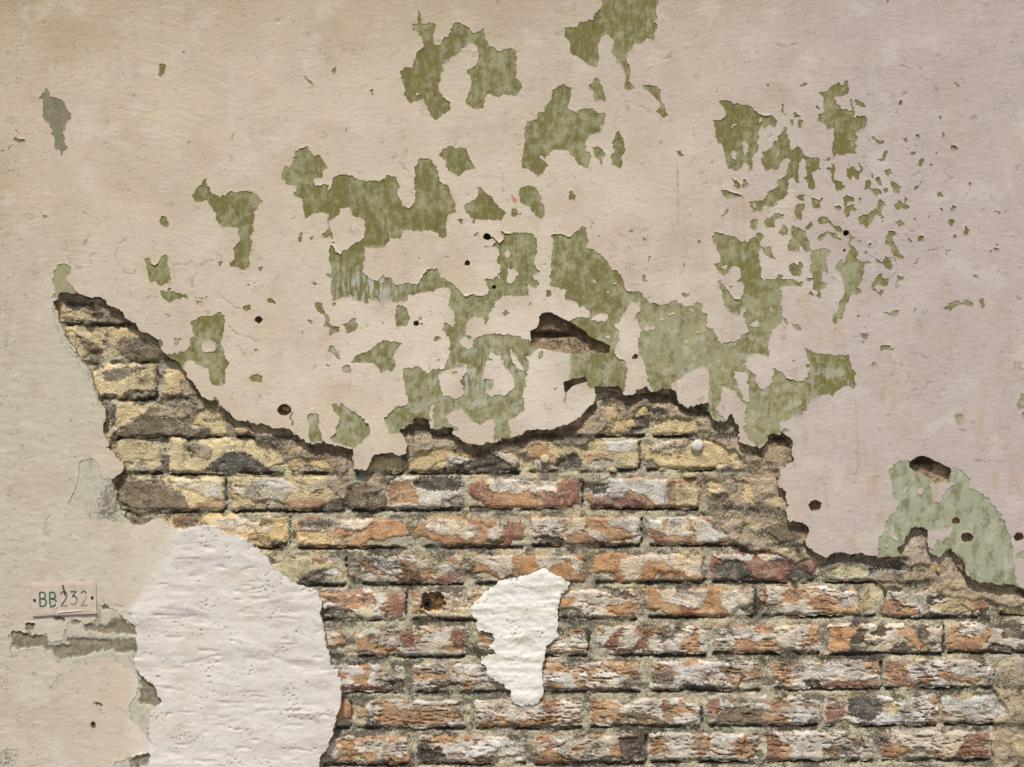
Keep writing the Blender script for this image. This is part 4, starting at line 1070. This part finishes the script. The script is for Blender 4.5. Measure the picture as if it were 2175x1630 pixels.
def mortar_surface(x, y):
    k = classes(x, y, 0)
    inb = np.zeros(len(x), bool)
    kk = np.where(np.isin(k, [0, 5, 6, 7, 8, 10]), k, np.where(k == 1, 1, np.where(fbm(x, y, 30, 3, 171) > .12, 4, 0)))
    c = shade_class(kk, x, y)
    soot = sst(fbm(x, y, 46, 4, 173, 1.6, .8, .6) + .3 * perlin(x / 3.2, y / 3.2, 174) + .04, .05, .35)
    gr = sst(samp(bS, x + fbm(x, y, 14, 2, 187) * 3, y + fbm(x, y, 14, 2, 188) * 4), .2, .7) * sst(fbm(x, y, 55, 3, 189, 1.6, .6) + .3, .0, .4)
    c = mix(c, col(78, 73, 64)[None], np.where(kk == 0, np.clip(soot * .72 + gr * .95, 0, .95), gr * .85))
    h = -18.6 + 3.0 * fbm(x, y, 44, 3, 175, 1.4, 1) + 1.9 * fbm(x, y, 11, 3, 176, gain=.65) - .8 * soot - 8.0 * gr
    h = h + np.where(kk == 5, -1.5, 0) + np.where(kk == 1, 1.5, 0)
    lump = 3.4 * fbm(x, y, 34, 4, 177, 1.2, 1, .6) + 4.6 * fbm(x, y, 85, 2, 178)
    lip = 1 - sst(samp(bMn, x, y - 16, QQ), .35, .95)
    r = np.where(kk == 6, 1.0, np.where(kk == 7, .86, np.where(kk == 8, 1.3, 0)))
    xw = x + fbm(x, y, 20, 3, 111) * 9; yw = y + fbm(x, y, 20, 3, 113) * 9
    res = sst(samp(bRes, xw, yw), .22, .62); hi = sst(samp(bHi, xw, yw), .2, .7)
    h = h * (1 - res) + (-11.0 + lump * 1.5 + 1.8 * fbm(x, y, 9, 3, 190, gain=.65) - 5.0 * lip + 6.0 * hi * (1 - .5 * lip) - 5.5 * sst(samp(bLo, xw, yw), .2, .8)) * res
    g = samp(bRo, x, y); hol = samp(bHo, x, y)
    gg = (g > .25) | (samp(bM, x, y) < .5)
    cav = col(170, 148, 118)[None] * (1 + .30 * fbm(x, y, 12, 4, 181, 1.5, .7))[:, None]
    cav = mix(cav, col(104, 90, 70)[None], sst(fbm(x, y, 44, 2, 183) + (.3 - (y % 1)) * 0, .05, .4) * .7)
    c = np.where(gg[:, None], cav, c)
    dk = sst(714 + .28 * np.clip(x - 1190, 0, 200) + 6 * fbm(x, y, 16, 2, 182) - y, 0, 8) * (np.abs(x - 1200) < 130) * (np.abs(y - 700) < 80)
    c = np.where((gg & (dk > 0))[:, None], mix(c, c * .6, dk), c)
    h = np.where((x > 892) & (x < 949) & (y > 1262) & (y < 1307), -48.0, h)
    # gouges: dished, shallow at the foot and deep under the upper lip
    deep = -6 - 10 * sst(samp(bRw, x, y, QQ), .1, .5) + 2.5 * fbm(x, y, 18, 3, 185, 2.2, .7)
    ci = -(np.clip((y - 735) / 25, -1, 0)) * 0
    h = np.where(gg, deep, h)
    for hx0, hy0, hw, hh, dd in CAV:
        e = np.exp(-(((x - hx0) / hw) ** 2 + ((y - hy0) / hh) ** 2) ** 2); h = h - e * dd
    h = np.where((hol > .1), np.minimum(h, -3.0), h)
    for hx0, hy0, hr, dd in DRILL:
        e = 1 - sst(np.hypot(x - hx0, y - hy0), hr * .55, hr * 1.35); h = np.where(e > .02, np.minimum(h, -2 - e * dd * .8), h)
        c = mix(c, col(84, 68, 52)[None], np.clip(e, 0, 1) * (.75 if dd > 20 else .1))
    return h, c
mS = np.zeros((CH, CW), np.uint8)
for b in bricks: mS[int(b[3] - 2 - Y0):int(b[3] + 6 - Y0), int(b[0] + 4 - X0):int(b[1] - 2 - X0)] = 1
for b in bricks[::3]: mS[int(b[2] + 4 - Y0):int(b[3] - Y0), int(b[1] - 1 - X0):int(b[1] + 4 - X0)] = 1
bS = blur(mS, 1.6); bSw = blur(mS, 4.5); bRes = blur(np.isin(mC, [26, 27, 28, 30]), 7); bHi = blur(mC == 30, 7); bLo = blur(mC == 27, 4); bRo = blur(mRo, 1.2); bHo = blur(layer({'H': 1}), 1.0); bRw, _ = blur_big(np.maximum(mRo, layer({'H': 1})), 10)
def patch_h(x, y):
    w = samp(bv, x, y, QQ) + .25 * fbm(x, y, 60, 3, 71)
    a = sst(w, .15, .75)
    ridg = fbm(x, y, 95, 4, 191, 2.8, .5, .5)
    pit = sst(perlin(x / 5.5, y / 4.5, 193) + .45 * perlin(x / 60, y / 45, 194), .45, .6)
    mk = sst(fbm(x, y, 90, 3, 196, 1.5, .8), .0, .4)
    return 2.0 + a * (1.8 + (1.1 + 4.4 * mk) * ridg + .9 * fbm(x, y, 26, 3, 192, gain=.5) + 1.6 * fbm(x, y, 120, 2, 186, 1.6, .7) - 3.0 * pit - 1.5 * sst(fbm(x, y, 34, 3, 188, 2.5, .5), .3, .5)) + fbm(x, y, 420, 2, 41) * 1.6 + .3 * fbm(x, y, 9, 2, 195)
def patch_col(x, y):
    w = sst(samp(bv, x, y, QQ) + .25 * fbm(x, y, 60, 3, 71), .15, .75)
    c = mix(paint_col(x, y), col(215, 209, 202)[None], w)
    c = c * (1 + .04 * fbm(x, y, 40, 3, 197))[:, None]
    d = sst(perlin(x / 5.5, y / 4.5, 193) + .45 * perlin(x / 60, y / 45, 194), .5, .64)
    c = mix(c, col(120, 112, 104)[None], d * .55 * w)
    s = sst(fbm(x, y, 44, 4, 198, 2.2, .6), .1, .5)
    c = mix(c, col(186, 177, 166)[None], s * .5 * w)
    return mix(c, col(206, 186, 160)[None], sst(fbm(x, y, 150, 3, 184), .15, .5) * .3 * w)
def small_h(x, y):
    pit = sst(perlin(x / 5.5, y / 4.5, 203) + .45 * perlin(x / 40, y / 40, 204), .46, .62)
    e = sst(samp(bUw, x, y, 8), .1, .75)
    return -10.5 + 4.0 * e + 3.4 * fbm(x, y, 62, 4, 201, 2.6, .5, .5) + 1.5 * fbm(x, y, 13, 3, 202) - 4.0 * pit
bUw, _ = blur_big(mU, 14)
def small_col(x, y):
    c = np.ones((len(x), 3), np.float32) * col(232, 228, 221)[None] * (1 + .05 * fbm(x, y, 30, 3, 205))[:, None]
    c = mix(c, col(196, 186, 166)[None], sst(fbm(x, y, 40, 4, 206, 2.2, .6), .05, .5) * .6)
    d = sst(perlin(x / 5.5, y / 4.5, 203) + .45 * perlin(x / 40, y / 40, 204), .54, .68)
    return mix(c, col(110, 102, 92)[None], d * .6)

# ------------------------------------------------------------------ the wall
def tag(o, label=None, cat=None, group=None, kind=None):
    for k, v in (('label', label), ('category', cat), ('group', group), ('kind', kind)):
        if v: o[k] = v
    return o
wall = bpy.data.objects.new('weathered_wall', None); C.objects.link(wall); wall.location = (0, 0, 0)
tag(wall, 'old wall with flaking beige paint and green undercoat, crumbled open to bare brickwork below', 'wall')
G = 2.5
gx = axis(-2400, 4575, -10, 2185, G); gy = axis(-1500, H0 + ZB * 1000 - 1, -10, 1640, G)
X, Y = np.meshgrid(gx, gy); xr, yr = X.ravel(), Y.ravel()
inside_canvas = ((X > X0 + 20) & (X < X0 + CW - 20) & (Y > Y0 + 20) & (Y < Y0 + CH - 20)).ravel()
wx = xr + fbm(xr, yr, 12, 4, 301, gain=.7) * 4.4; wy = yr + fbm(xr, yr, 12, 4, 303, gain=.7) * 4.4
big = xr + fbm(xr, yr, 30, 5, 305, gain=.65) * 7.5; bigy = yr + fbm(xr, yr, 30, 5, 307, gain=.65) * 7.5
fG = samp(bG, wx, wy) * inside_canvas
fM = samp(bM, big, bigy) * inside_canvas
fR = samp(bR, xr * .6 + wx * .4, yr * .6 + wy * .4) * inside_canvas
fV = samp(bV, wx, wy) * inside_canvas
fU = samp(bU, wx, wy) * inside_canvas
FM2 = np.minimum(.5 - fM, .5 - fR)
topF = np.minimum(FM2, .47 - fG).reshape(X.shape)
renF = FM2.reshape(X.shape)
def dil(a, n):
    for _ in range(n):
        b = a.copy(); b[1:] |= a[:-1]; b[:-1] |= a[1:]; b[:, 1:] |= a[:, :-1]; b[:, :-1] |= a[:, 1:]; a = b
    return a
def cells(a): return a[:-1, :-1] | a[1:, :-1] | a[:-1, 1:] | a[1:, 1:]
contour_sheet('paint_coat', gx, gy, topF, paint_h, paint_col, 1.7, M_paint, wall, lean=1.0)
keepR = cells(dil((fG > .3).reshape(X.shape) | (fM > .3).reshape(X.shape) | (fR > .3).reshape(X.shape), 3))
contour_sheet('green_undercoat', gx, gy, renF, green_h, green_col, 17.0, M_render, wall, keep=keepR, rimcol=col(158, 138, 112), lean=3.5)
bn0 = samp(bMn, xr, yr, QQ); topn = np.clip(samp(bMn, xr, yr + 14, QQ) - samp(bMn, xr, yr - 14, QQ), -.2, 1)
FS = np.minimum(.40 + .55 * topn + .42 * fbm(xr, yr, 46, 5, 311, gain=.66) - bn0, .8 - fR)
def shelf_h(x, y): return -7.0 - 6.0 * sst(fbm(x, y, 30, 4, 312, 1.5, .8), .15, .4) + 2.6 * fbm(x, y, 40, 3, 313) + 1.7 * fbm(x, y, 10, 4, 315, gain=.65) - 5.0 * sst(samp(bMn, x, y, QQ), .45, .8)
def shelf_c(x, y):
    c = mix(col(160, 141, 114)[None], col(112, 98, 78)[None], sst(fbm(x, y, 26, 4, 317, gain=.62) + .3 * perlin(x / 3, y / 3, 319), -.1, .35))
    return mix(c, col(186, 172, 148)[None], sst(perlin(x / 4, y / 4, 320), .35, .5) * .5)
contour_sheet('base_coat', gx, gy, FS.reshape(X.shape), shelf_h, shelf_c, 11.0, M_mortar, wall, keep=cells(((bn0 > .08) & (fM > .02) | (bn0 > .3)).reshape(X.shape)), rimcol=col(130, 114, 92), lean=3.0)
# mortar behind and between the bricks, and the torn remains of the render on them
near_m = dil((fM > .3).reshape(X.shape) | (fR > .2).reshape(X.shape), 5)
def mh(x, y): return mortar_surface(x, y)[0]
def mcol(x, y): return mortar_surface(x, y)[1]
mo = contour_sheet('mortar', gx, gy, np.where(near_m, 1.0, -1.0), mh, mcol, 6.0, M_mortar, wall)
def patch(name, f, hf, cf, thick):
    return contour_sheet(name, gx, gy, (f - .5).reshape(X.shape), hf, cf, thick, M_patch, wall, lean=1.5)
tag(patch('plaster_patch', fV, patch_h, patch_col, 19.0), 'large rough white plaster patch at the lower left')
tag(patch('plaster_patch', fU, small_h, small_col, 9.0), 'small rough white plaster patch over the bricks')

# bricks, one object each
def make_brick(b, salt):
    x0, x1, y0, y1, base, fis = b
    st = 2.2
    nx = max(6, int((x1 - x0) / st)); ny = max(6, int((y1 - y0) / st))
    u = np.linspace(0, 1, nx + 1); v = np.linspace(0, 1, ny + 1); U, V = np.meshgrid(u, v)
    dx = (x1 - x0) / 2; dy = (y1 - y0) / 2
    Xb = x0 + U * (x1 - x0); Yb = y0 + V * (y1 - y0)
    ax = (U * 2 - 1); ay = (V * 2 - 1)
    r = 9.0                                        # corner rounding
    ex = np.clip((np.abs(ax) * dx - (dx - r)) / r, 0, 1); ey = np.clip((np.abs(ay) * dy - (dy - r)) / r, 0, 1)
    rr = np.hypot(ex, ey); k = np.where(rr > 1, np.maximum(ex, ey) / np.maximum(rr, 1e-6), 1.0)
    Xb = np.where(rr > 1, Xb - np.sign(ax) * r * ex * (1 - k) * .9, Xb); Yb = np.where(rr > 1, Yb - np.sign(ay) * r * ey * (1 - k) * .9, Yb)
    edge = np.maximum(np.abs(ax) ** 6, np.abs(ay) ** 4)
    Xb = Xb + fbm(Xb, Yb, 30, 4, 401 + salt, gain=.62) * 7.0 * edge; Yb = Yb + fbm(Xb, Yb, 34, 4, 405 + salt, gain=.62) * 6.5 * edge
    x, y = Xb.ravel(), Yb.ravel()
    h, c = brick_surface(x, y, b, salt)
    de = np.minimum(dx * (1 - np.abs(ax)), dy * (1 - np.abs(ay))).ravel()
    h = h - 4.2 * (1 - sst(de + 3 * fbm(x, y, 16, 2, 409), 0, 7.5)) + (salt % 5 - 2) * .35
    h = h + (ax.ravel() * ((salt * 7) % 5 - 2) * .5)
    n = len(x); idx = np.arange(n).reshape(V.shape)
    q = np.stack([idx[:-1, :-1], idx[1:, :-1], idx[1:, 1:], idx[:-1, 1:]], -1).reshape(-1, 4)
    ring = np.concatenate([idx[0, :-1], idx[:-1, -1], idx[-1, :0:-1], idx[:0:-1, 0]])
    bx_ = x[ring]; by_ = y[ring]
    V3 = np.concatenate([wall_xyz(x, y, h), wall_xyz(bx_, by_, h[ring]), wall_xyz(bx_, by_, np.full(len(ring), -42.0))])
    m = len(ring); a = n + np.arange(m); a2 = n + np.roll(np.arange(m), -1)
    sk = np.stack([a, a2, a2 + m, a + m], 1)
    back = (n + m + np.arange(m))[::-1]
    lo = np.concatenate([q.ravel(), sk.ravel(), back]); si = np.concatenate([np.full(len(q), 4), np.full(len(sk), 4), [m]])
    sc_ = c[ring] * .8; cc = np.concatenate([c, sc_, sc_])
    return link_mesh('brick', V3, lo, si, cc, M_brick, wall, np.concatenate([np.ones(len(q)), np.zeros(len(sk) + 1)]))
for i, b in enumerate(bricks): make_brick(b, i)

# ------------------------------------------------------------------ small things on the wall
def simple_mat(name, c, rough=.6, metal=0.0, nscale=300, amt=.25, bump=.2, bd=.0006):
    m = bpy.data.materials.new(name); m.use_nodes = True; nt = m.node_tree; N = nt.nodes; L = nt.links; b = N['Principled BSDF']
    b.inputs['Roughness'].default_value = rough; b.inputs['Metallic'].default_value = metal
    tc = N.new('ShaderNodeTexCoord'); n = N.new('ShaderNodeTexNoise'); n.inputs['Scale'].default_value = nscale; n.inputs['Detail'].default_value = 5
    L.new(tc.outputs['Object'], n.inputs['Vector'])
    r = N.new('ShaderNodeValToRGB'); r.color_ramp.elements[0].position = .3; r.color_ramp.elements[1].position = .7
    r.color_ramp.elements[0].color = (*(np.array(c) * (1 - amt)), 1); r.color_ramp.elements[1].color = (*np.minimum(np.array(c) * (1 + amt), .95), 1)
    L.new(n.outputs['Fac'], r.inputs[0]); L.new(r.outputs[0], b.inputs['Base Color'])
    bp = N.new('ShaderNodeBump'); bp.inputs['Strength'].default_value = bump; bp.inputs['Distance'].default_value = bd
    L.new(n.outputs['Fac'], bp.inputs['Height']); L.new(bp.outputs[0], b.inputs['Normal'])
    return m
M_dark = simple_mat('black_iron', col(44, 42, 44), .55, .3)
M_plate = simple_mat('painted_plate', col(200, 183, 168), .55, 0, 60, .12, .3, .001)
M_green = simple_mat('green_lettering', col(44, 98, 84), .6, 0, 260, .35)
M_fade = simple_mat('faded_green_lettering', col(150, 160, 142), .7, 0, 260, .2)
M_white = simple_mat('white_gloss', col(232, 230, 222), .6, 0, 200, .08)
M_rust = simple_mat('rusty_steel', col(84, 62, 44), .8, .2, 500, .4)
M_plug = simple_mat('lumpy_plug', col(206, 202, 194), .85, 0, 160, .15, .8, .003)
M_button = simple_mat('pale_yellow_plug', col(198, 190, 150), .7, 0, 200, .12)
M_stone = simple_mat('yellow_pebble', col(176, 140, 70), .6, 0, 200, .25)
def poly_obj(name, V, F, mat, parent=None, smooth=False):
    me = bpy.data.meshes.new(name); me.from_pydata([tuple(v) for v in V], [], F); me.update(); me.materials.append(mat)
    if smooth: me.polygons.foreach_set('use_smooth', [True] * len(me.polygons))
    o = bpy.data.objects.new(name, me); C.objects.link(o); o.parent = parent
    return o
def loc(x, y, h): return np.array([(x - W0 / 2) / 1000, -h / 1000, ZB + (H0 - y) / 1000])
def dome(name, x, y, h, rx, ry, rh, mat, parent=None, seed=0, lump=.1, nseg=20, nr=8, power=.5, own=False):
    """rounded lump standing out of the wall at (x, y); its base is sunk into it"""
    rg = np.random.RandomState(seed); V = []; F = []
    ph = rg.rand(6) * 6.28
    for a in range(nr + 1):
        t = a / nr; rad = math.sin(t * math.pi / 2) ** power if a else 0; hh = math.cos(t * math.pi / 2)
        for s in range(nseg):
            an = s / nseg * 2 * math.pi
            w = 1 + lump * (math.sin(2 * an + ph[0] + 2 * t) + .6 * math.sin(3 * an + ph[1]) + .5 * math.sin(5 * an + ph[2] + 3 * t))
            V.append(loc(x + rad * rx * w * math.cos(an), y + rad * ry * w * math.sin(an), h + rh * hh * (1 + lump * math.sin(3 * an + ph[3]) * t)))
    for s in range(nseg):
        an = s / nseg * 2 * math.pi; V.append(V[nr * nseg + s] + np.array([0, .006, 0]))
    V = np.array(V)
    for a in range(nr + 1):
        for s in range(nseg):
            s2 = (s + 1) % nseg; F.append((a * nseg + s, a * nseg + s2, (a + 1) * nseg + s2, (a + 1) * nseg + s))
    F.append(tuple(range((nr + 1) * nseg, (nr + 2) * nseg)))
    o_ = loc(x, y, h) if own else np.zeros(3)
    ob = poly_obj(name, V - o_, F, mat, parent, True)
    if own: ob.location = o_
    return ob
# number plate
PX, PY = 136, 1272
pl = bpy.data.objects.new('number_plate', None); C.objects.link(pl); pl.location = loc(PX, PY, 0)
tag(pl, 'small beige metal plate lettered BB 232 in green, screwed to the wall at lower left', 'number plate')
def lp(x, y, h): return loc(x, y, h) - loc(PX, PY, 0)
corn = [(66, 1240), (204, 1235), (206.5, 1303), (70, 1308.5)]
def plate_pt(u, v):
    a = np.array(corn[0]) * (1 - u) + np.array(corn[1]) * u; b = np.array(corn[3]) * (1 - u) + np.array(corn[2]) * u
    p = a * (1 - v) + b * v; return p
V = []; F = []; NU, NV = 24, 12
for j in range(NV + 1):
    for i in range(NU + 1):
        u, v = i / NU, j / NV; p = plate_pt(u, v)
        hh = 5.2 + .5 * math.sin(u * 5 + v * 2) + .5 * v - (.5 if (i in (0, NU) or j in (0, NV)) else 0)
        V.append(lp(p[0] + .4 * math.sin(v * 13), p[1] + .4 * math.sin(u * 17), hh))
n0 = len(V)
for j in range(NV):
    for i in range(NU):
        a = j * (NU + 1) + i; F.append((a, a + NU + 1, a + NU + 2, a + 1))
ring = list(range(NU + 1)) + [j * (NU + 1) + NU for j in range(1, NV + 1)] + [NV * (NU + 1) + i for i in range(NU - 1, -1, -1)] + [j * (NU + 1) for j in range(NV - 1, 0, -1)]
for r_ in ring: V.append(V[r_] + np.array([0, .0026, 0]))
for q in range(len(ring)):
    q2 = (q + 1) % len(ring); F.append((ring[q], ring[q2], n0 + q2, n0 + q))
F.append(tuple(n0 + q for q in range(len(ring)))[::-1])
poly_obj('plate', V, F, M_plate, pl, False)
def stroke(pts, wd, h, thick=.35):
    """flat painted stroke through wall points"""
    P = [np.array(p, float) for p in pts]; V = []; F = []
    for i, p in enumerate(P):
        d = (P[min(i + 1, len(P) - 1)] - P[max(i - 1, 0)]); d /= max(1e-6, np.hypot(*d)); n = np.array([-d[1], d[0]]) * wd / 2
        w_ = wd / 2
        for s, hh in ((1, h), (-1, h), (-1, h - thick - .8), (1, h - thick - .8)): V.append(lp(p[0] + n[0] * s, p[1] + n[1] * s, hh))
    for i in range(len(P) - 1):
        a = i * 4; b_ = a + 4
        for k in range(4): F.append((a + k, a + (k + 1) % 4, b_ + (k + 1) % 4, b_ + k))
    e = (len(P) - 1) * 4; F.append((0, 3, 2, 1)); F.append((e, e + 1, e + 2, e + 3))
    return V, F
def glyph(name, strokes, mat, h=6.35, wd=2.0, parent=None):
    V = []; F = []
    for s in strokes:
        v, f = stroke(s, wd, h); o_ = len(V); V += v; F += [tuple(i + o_ for i in q) for q in f]
    return poly_obj(name, V, F, mat, parent)
def arc(cx, cy, rx, ry, a0, a1, n=10):
    return [(cx + rx * math.cos(radians(a0 + (a1 - a0) * i / n)), cy + ry * math.sin(radians(a0 + (a1 - a0) * i / n))) for i in range(n + 1)]
T0, T1 = 1257, 1288
def B_(x): return [[(x, T0 + 1), (x + 1, T1)], [(x, T0 + 1), (x + 6, T0 + .5)] + arc(x + 6, T0 + 7.5, 6, 7, -90, 90) + [(x + 1, T0 + 14.5)], [(x + 6, T0 + 14.5)] + arc(x + 7, T0 + 22.3, 7, 7.8, -90, 90) + [(x + 1, T1)]]
glyph('letter_b', B_(86), M_green, parent=pl, wd=3.0); glyph('letter_b', B_(107), M_green, parent=pl, wd=3.0)
def two(x): return [arc(x + 7, T0 + 6, 6.5, 7, 190, 380, 10) + [(x + 10, T0 + 16), (x + 1, T1 - 2)], [(x + 1, T1 - 2), (x + 15, T1 - 2.5)]]
glyph('digit_two', two(130)[:1], M_green, parent=pl); glyph('digit_two', [[(131, T1 - 2), (145, T1 - 3)]], M_fade, parent=pl, wd=1.6)
glyph('digit_three', [[(151, T0 - 1), (163, T0 - 2), (155, T0 + 9)] , [(155, T0 + 9)] + arc(157, T0 + 15, 7.5, 7, -70, 20, 6)], M_green, parent=pl)
glyph('digit_three', [arc(157, T0 + 17, 7.5, 8, 10, 130, 8)], M_fade, parent=pl, wd=1.5)
glyph('digit_two', [arc(179, T0 + 5, 6, 7, 200, 350, 8)], M_green, parent=pl, wd=1.3); glyph('digit_two', [[(185, T0 + 8), (182, T0 + 16), (173, T1 - 3)], [(173, T1 - 3), (188, T1 - 3.5)]], M_fade, parent=pl, wd=1.4)
glyph('rust_streak', [[(134.5, 1242), (136.5, 1249), (138.5, 1256), (139.5, 1264)]], M_dark, parent=pl, wd=2.6, h=6.7)
glyph('paint_drip', [[(124, 1302), (130, 1299.5), (146, 1298), (160, 1297), (177, 1295.5)], [(104, 1284), (108, 1289)], [(121, 1279), (124, 1288), (119, 1290)]], M_white, parent=pl, wd=2.0, h=6.8)
for sx, sy in ((75, 1274.5), (197, 1269)):
    s_ = dome('screw', sx - PX, sy - PY, 0, 3.6, 3.4, 1.6, M_rust, None, 3, .05, 14, 4)
    off = loc(sx, sy, 5.8) - loc(PX, PY, 0) - loc(sx - PX, sy - PY, 0)
    s_.data.transform(__import__('mathutils').Matrix.Translation(tuple(off))); s_.parent = pl

k1 = dome('wall_plug', 1482, 948, -14, 13.5, 13, 10, M_plug, None, 5, .07, own=True)
tag(k1, 'white lumpy plug sticking out of the yellowish brick below the peak of the break', 'plug', 'plugs stuck in the brickwork')
k2 = dome('wall_plug', 1157.5, 975.5, -13, 9.6, 9.4, 5, M_button, None, 8, .03, own=True, power=.35)
tag(k2, 'round pale yellow button plug on an orange brick, left of the white lumpy one', 'plug', 'plugs stuck in the brickwork')
k3 = dome('pebble', 1995, 1212.5, -9, 4.6, 6.4, 5.5, M_stone, wall, 9, .05)
for q, (px_, py_, rx_, ry_) in enumerate([(1303, 999, 9, 5), (1465, 1011, 12, 6), (512, 914, 17, 9), (560, 905, 9, 6), (1690, 1232, 6, 5), (1946, 1232, 4, 4), (1972, 1228, 5, 4)]):
    dome('pebble', px_, py_, -15 if q < 4 else -9, rx_, ry_, 6, simple_mat('mortar_lump', col(190, 172, 130) if q < 4 else col(120, 108, 92), .9, 0, 400, .3, .5, .001), wall, 20 + q, .1)
# stub of pipe in the broken brick
def tube(name, x, y, h0, h1, r, ri, mat, tilt=(0, 0)):
    V = []; F = []; n = 24; O = loc(x, y, h0)
    for rr_, hh in ((r, h0), (r * 1.0, h1), (ri, h1), (ri, h0 + 2)):
        t = (hh - h0) / (h1 - h0)
        for s in range(n):
            a = s / n * 2 * math.pi; V.append(loc(x + rr_ * math.cos(a) + tilt[0] * t, y + rr_ * math.sin(a) + tilt[1] * t, hh) - O)
    for k in range(3):
        for s in range(n): F.append((k * n + s, k * n + (s + 1) % n, (k + 1) * n + (s + 1) % n, (k + 1) * n + s))
    F.append(tuple(range(3 * n, 4 * n))); F.append(tuple(range(n))[::-1])
    ob = poly_obj(name, V, F, mat, None, False); ob.location = O; return ob
tb = tube('pipe_stub', 906, 1286, -46, -18, 8.5, 5.5, M_dark, (0, 0))
tag(tb, 'black pipe stub set in the round hole broken out of a brick', 'pipe')
ey = tube('metal_eyelet', 198, 1537.5, -1, 3.2, 5.0, 2.9, M_rust)
tag(ey, 'tiny rusty ring fixed in the plain plaster near the lower left corner', 'eyelet')

# ------------------------------------------------------------------ pavement in front of the wall, below the frame
def sheet(name, x0, x1, y0, y1, z, mat):
    o = poly_obj(name, [(x0, y0, z), (x1, y0, z), (x1, y1, z), (x0, y1, z)], [(0, 1, 2, 3)], mat); tag(o, kind='structure'); return o
sheet('pavement', -3, 3, -1.6, .3, 0.0, simple_mat('paving', (.26, .25, .23), .9, 0, 12, .2, .4, .004))
sheet('road', -80, 80, -80, -1.6, -.12, simple_mat('asphalt', (.07, .07, .068), .9, 0, 60, .3, .5, .004))
sheet('kerb_face', -3, 3, -1.6, -1.59, -.004, simple_mat('kerb', (.3, .29, .27), .9, 0, 40, .2))
